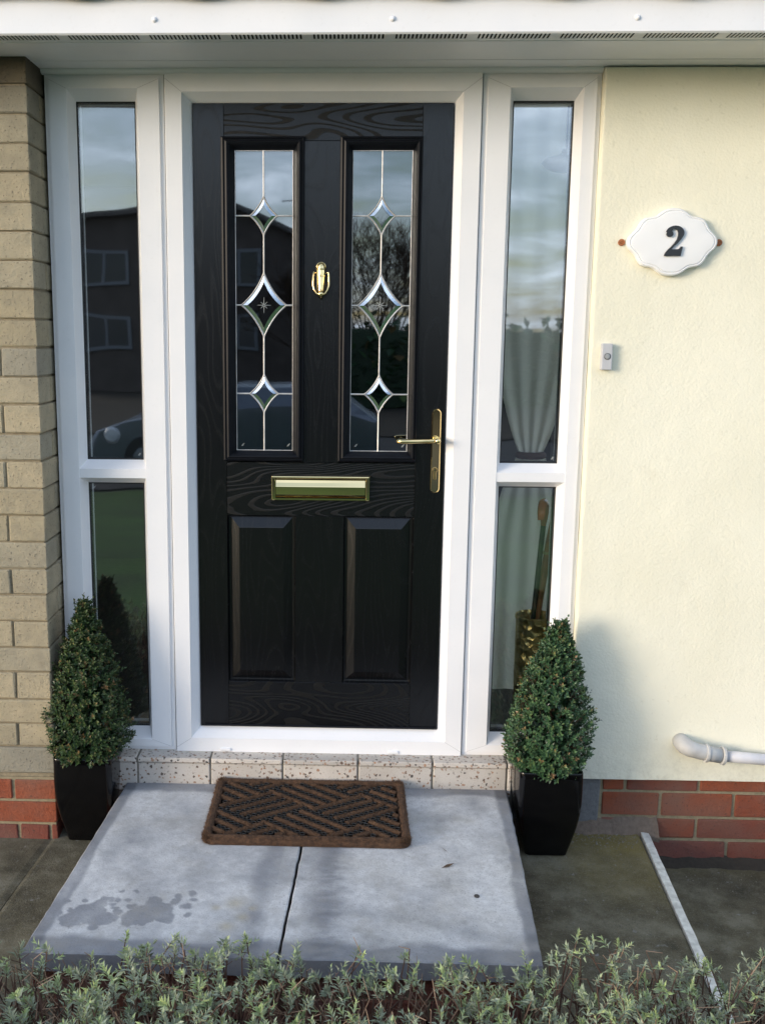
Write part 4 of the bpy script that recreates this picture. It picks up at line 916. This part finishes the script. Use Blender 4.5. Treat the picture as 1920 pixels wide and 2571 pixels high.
# ================================================================ SEEN THROUGH THE RIGHT SIDELIGHT
us = thing('umbrella_stand', 'embossed brass umbrella stand behind the right hand sidelight glass', 'umbrella stand', (.675, .125, .03))
b = MB(); b.lathe((.675, .125, .03), [(.066, 0), (.068, .004), (.062, .012), (.060, .20), (.060, .40), (.0605, .455), (.064, .462), (.064, .470), (.060, .474), (.057, .47), (.055, .38), (.055, .02)], 40); rel(b.build('brass_cylinder', M_EMB, auto=40), us)
ws = thing('walking_stick', 'varnished crook handled walking stick leaning in the brass stand', 'walking stick', (.665, .20, .06))
s_ = MB(); s_.tube([(.655, .20, .06), (.672, .21, .45), (.695, .215, .80)], [.0075, .008, .0085], 10); rel(s_.build('shaft', simple('dark_stick', (.022, .014, .012), .5)), ws)
cr_ = MB(); cr_.tube([(.695, .215, .80), (.697, .212, .835), (.694, .20, .865), (.686, .18, .880), (.679, .158, .875), (.675, .145, .855), (.673, .142, .83)], [.009, .0125, .0145, .0155, .0155, .0150, .012], 12); rel(cr_.build('crook_handle', M_HANDLE, smooth=True), ws)
w2 = thing('walking_stick', 'reddish brown straight stick leaning right in the brass stand', 'walking stick', (.68, .22, .06))
s_ = MB(); s_.tube([(.665, .215, .06), (.690, .225, .50), (.722, .235, .74), (.742, .24, .86)], [.010, .0125, .013, .012], 10); rel(s_.build('shaft', simple('red_brown_stick', (.42, .15, .06), .4, 0, 20, .3), smooth=True), w2)
s_ = MB(); s_.lathe((.716, .233, .70), [(.0145, 0), (.0148, .004), (.0145, .008)], 14); rel(s_.build('metal_collar', M_BRASSD), w2)
for o_ in (ws, w2): o_.location.y -= .065
cu = thing('curtain', 'pale net curtain gathered behind the right hand sidelight', 'curtain', (.6, .45, 2.2))
v = []; f = []; nxx, nzz = 90, 60
for j in range(nzz + 1):
    z = 2.2 - j / nzz * 2.0; k = (2.2 - z) / 2.0
    half = (.034 + .125 * min(1, (z - 1.02) / .45) ** .75) if z > 1.02 else .034 + .10 * min(1, (1.02 - z) / .30) ** .6
    for i in range(nxx + 1):
        a_ = i / nxx; x = .662 + (a_ - .5) * 2 * half; v.append((x, .245 + .0035 * math.sin(a_ * 26 + math.sin(z * 3) * .6) * 1.0 , z))
f = [(j * (nxx + 1) + i, j * (nxx + 1) + i + 1, (j + 1) * (nxx + 1) + i + 1, (j + 1) * (nxx + 1) + i) for j in range(nzz) for i in range(nxx)]
c = MB(); c.add(v, f); rel(c.build('curtain_cloth', M_CURT, smooth=True), cu)
tb = MB(); tb.tube([(.662 + .040 * math.cos(a_), .245 + .03 * math.sin(a_), 1.02) for a_ in np.linspace(0, 2 * math.pi, 24)], .012, 8); rel(tb.build('tie_back', simple('brown_tieback', (.10, .04, .025), .8)), cu)
lm = thing('ceiling_lamp', 'pale pendant lamp shade hanging in the hall beyond the sidelight', 'lamp', (.66, .30, 2.25))
s_ = MB(); s_.tube([(.712, .14, 2.25), (.712, .14, 1.97)], .004, 6); rel(s_.build('cord', M_GASKET), lm)
s_ = MB(); s_.lathe((.712, .14, 1.925), [(.002, -.012), (.040, -.010), (.062, .0), (.074, .014), (.060, .028), (.032, .036), (.016, .042), (.012, .055)], 28); rel(s_.build('lamp_shade', simple('grey_green_shade', (.38, .38, .34), .7), smooth=True), lm)

# ================================================================ WHAT THE GLASS REFLECTS: houses, car and trees over the road
oh = thing('opposite_house', 'brick house with white windows over the road, reflected in the door glass', 'house', (-6, -35, -.8))
M_OB = simple('brown_house_brick', (.105, .085, .075), .9, 0, 2, .2); M_OR = simple('brown_roof_tile', (.10, .085, .08), .9, 0, 4, .2)
hw_ = MB(); hw_.loft([[(x, y, z) for x, z in ((-13.5, -.8), (-.9, -.8), (-.9, 4.6), (-4.3, 6.1), (-13.5, 5.2))] for y in (-35, -42)], cap0=True, cap1=True); rel(hw_.build('wall', M_OB), oh)
rf = MB(); rf.loft([[(x, y, z) for x, z in ((-14, 5.15), (-4.3, 6.25), (-.4, 4.5), (-.4, 4.3), (-4.3, 6.05), (-14, 4.95))] for y in (-34.6, -42.4)], cap0=True, cap1=True); rel(rf.build('roof', M_OR), oh)
M_OW = simple('grey_white_frame', (.20, .21, .23), .6)
def owin(x0_, x1_, z0_, z1_):
    w = MB(); w.rects([(x0_, x1_, z0_, z1_, -34.98), (x0_, x1_, z0_, z1_, -34.90), (x0_ + .12, x1_ - .12, z0_ + .12, z1_ - .12, -34.90), (x0_ + .12, x1_ - .12, z0_ + .12, z1_ - .12, -34.98)]); w.box((x0_ + x1_) / 2 - .05, (x0_ + x1_) / 2 + .05, -34.98, -34.91, z0_, z1_)
    o_ = rel(w.build('window', M_OW), oh); g_ = MB(); g_.box(x0_ + .1, x1_ - .1, -34.97, -34.95, z0_ + .1, z1_ - .1); q = g_.build('pane', simple('dark_pane', (.03, .035, .04), .1)); q.parent = o_
for a_, c_ in ((-9.9, -8.0), (-4.6, -3.1), (-7.0, -5.9)):
    owin(a_, c_, 3.1, 4.4); owin(a_, c_, .7, 2.0)
rel(MB().box(-12.8, -11.9, -39, -38, 5, 7, .02).build('chimney', M_OB), oh)
ms = MB(); ms.tube([(-1.8, -36, 4.5), (-1.8, -36, 6.3)], .03, 6); ms.tube([(-2.4, -36, 6.2), (-1.2, -36, 6.2)], .02, 6); rel(ms.build('aerial', M_GASKET), oh)
# parked car
car = thing('parked_car', 'silver grey car parked on the road, reflected in the lower door glass', 'car', (-1.6, -9.4, -.75))
M_CAR = simple('silver_car_paint', (.20, .22, .26), .25, .6); M_CG = simple('dark_car_glass', (.02, .025, .03), .08); M_TY = simple('tyre', (.02, .02, .02), .8)
pr = [(-3.75, .22), (-3.80, .50), (-3.68, .70), (-3.3, .84), (-2.55, .95), (-1.95, 1.33), (-1.5, 1.44), (-.6, 1.45), (.0, 1.36), (.42, 1.02), (.58, .92), (.60, .35), (.5, .20)]
def carloop(y, sxn, top): return [(x, y, -.75 + (z if z < .95 else .95 + (z - .95) * top)) for x, z in pr]
cb = MB(); cb.loft([[(p[0] * .97 - .05, -8.58, p[2] if p[2] < .15 else .15 + (p[2] - .15) * .4) for p in carloop(0, 1, 1)], carloop(-8.52 - .1, 1, .25), [(p[0], -8.78, p[2]) for p in carloop(0, 1, .92)], carloop(-9.0, 1, 1), carloop(-10.0, 1, 1), [(p[0], -10.2, p[2]) for p in carloop(0, 1, .9)]], cap0=True, cap1=True)
rel(cb.build('body', M_CAR, auto=35), car)
wg = MB(); wg.add([(-2.35, -8.70, .24), (-.02, -8.70, .24), (-.35, -8.76, .56), (-1.75, -8.76, .58)], [(0, 1, 2, 3)]); wg.add([(-2.35, -8.71, .23), (-.02, -8.71, .23), (-.35, -8.77, .55), (-1.75, -8.77, .57)], [(3, 2, 1, 0)]); rel(wg.build('side_window', M_CG), car)
for x in (-2.95, -.35):
    t_ = MB(); t_.lathe((x, -8.50, -.43), [(.31, .0), (.32, -.03), (.32, -.2), (.30, -.22)], 24, 'y'); w_ = rel(t_.build('wheel', M_TY), car)
    t_ = MB(); t_.lathe((x, -8.49, -.43), [(.001, .0), (.05, .01), (.19, .0), (.20, -.03)], 16, 'y'); q = t_.build('rim', M_CAR); q.parent = w_; q.matrix_parent_inverse = Matrix.Identity(4)
hl = MB(); hl.lathe((-3.45, -8.55, -.10), [(.001, .03), (.09, .02), (.13, -.04)], 14, 'y'); rel(hl.build('headlight', simple('lamp_glass', (.6, .62, .65), .1)), car)
car.location.y -= 3.2; car.location.z -= .05
# bare trees
def bare(x, y, h, seed, label):
    random.seed(seed); o = thing('bare_tree', label, 'tree', (x, y, -.8), 'bare winter trees over the road')
    tr = MB(); br = MB()
    def grow(p, d, L_, r_, lv):
        q = p + d * L_; (tr if lv < 2 else br).tube([p, p.lerp(q, .5) + Vector((random.gauss(0, 1), random.gauss(0, 1), random.gauss(0, 1))) * L_ * .04, q], [r_, r_ * .85, r_ * .65], 5 if lv < 2 else 3, False)
        if lv >= 5: return
        for k in range(3 if lv < 5 else 2):
            dd = (d + Vector((random.gauss(0, .42), random.gauss(0, .42), random.gauss(.12, .2)))).normalized(); grow(q, dd, L_ * random.uniform(.62, .82), max(.009, r_ * .62), lv + 1)
    for k in range(9): grow(Vector((x, y, -.8)), Vector((random.gauss(0, .28), random.gauss(0, .2), 1)).normalized(), h * .26, .05, 0); rel(tr.build('trunk', M_TWIG), o); rel(br.build('branches', M_TWIG), o)
bare(1.3, -30, 7.0, 5, 'bare winter tree over the road nearest the brick house'); bare(-.1, -31, 5.6, 8, 'bare winter tree over the road, second from the house')
hg = MB(); random.seed(3)
for k in range(9000):
    x, y, z = random.uniform(-1, 40), -27.5 + random.uniform(-.6, .6), random.uniform(-.8, 1.55 + .35 * math.sin(k)); leaf(hg, Vector((x, y, z)), Vector((random.gauss(0, 1), random.gauss(0, 1), random.gauss(0, 1))), Vector((0, 0, 1)), .35, .14, random.random())
hg.box(-1, 40, -27.9, -27.1, -.8, 1.5, .05, .1); tag(hg.build('garden_hedge', M_BOX), 'long dark garden hedge across the road beyond the trees', 'hedge')
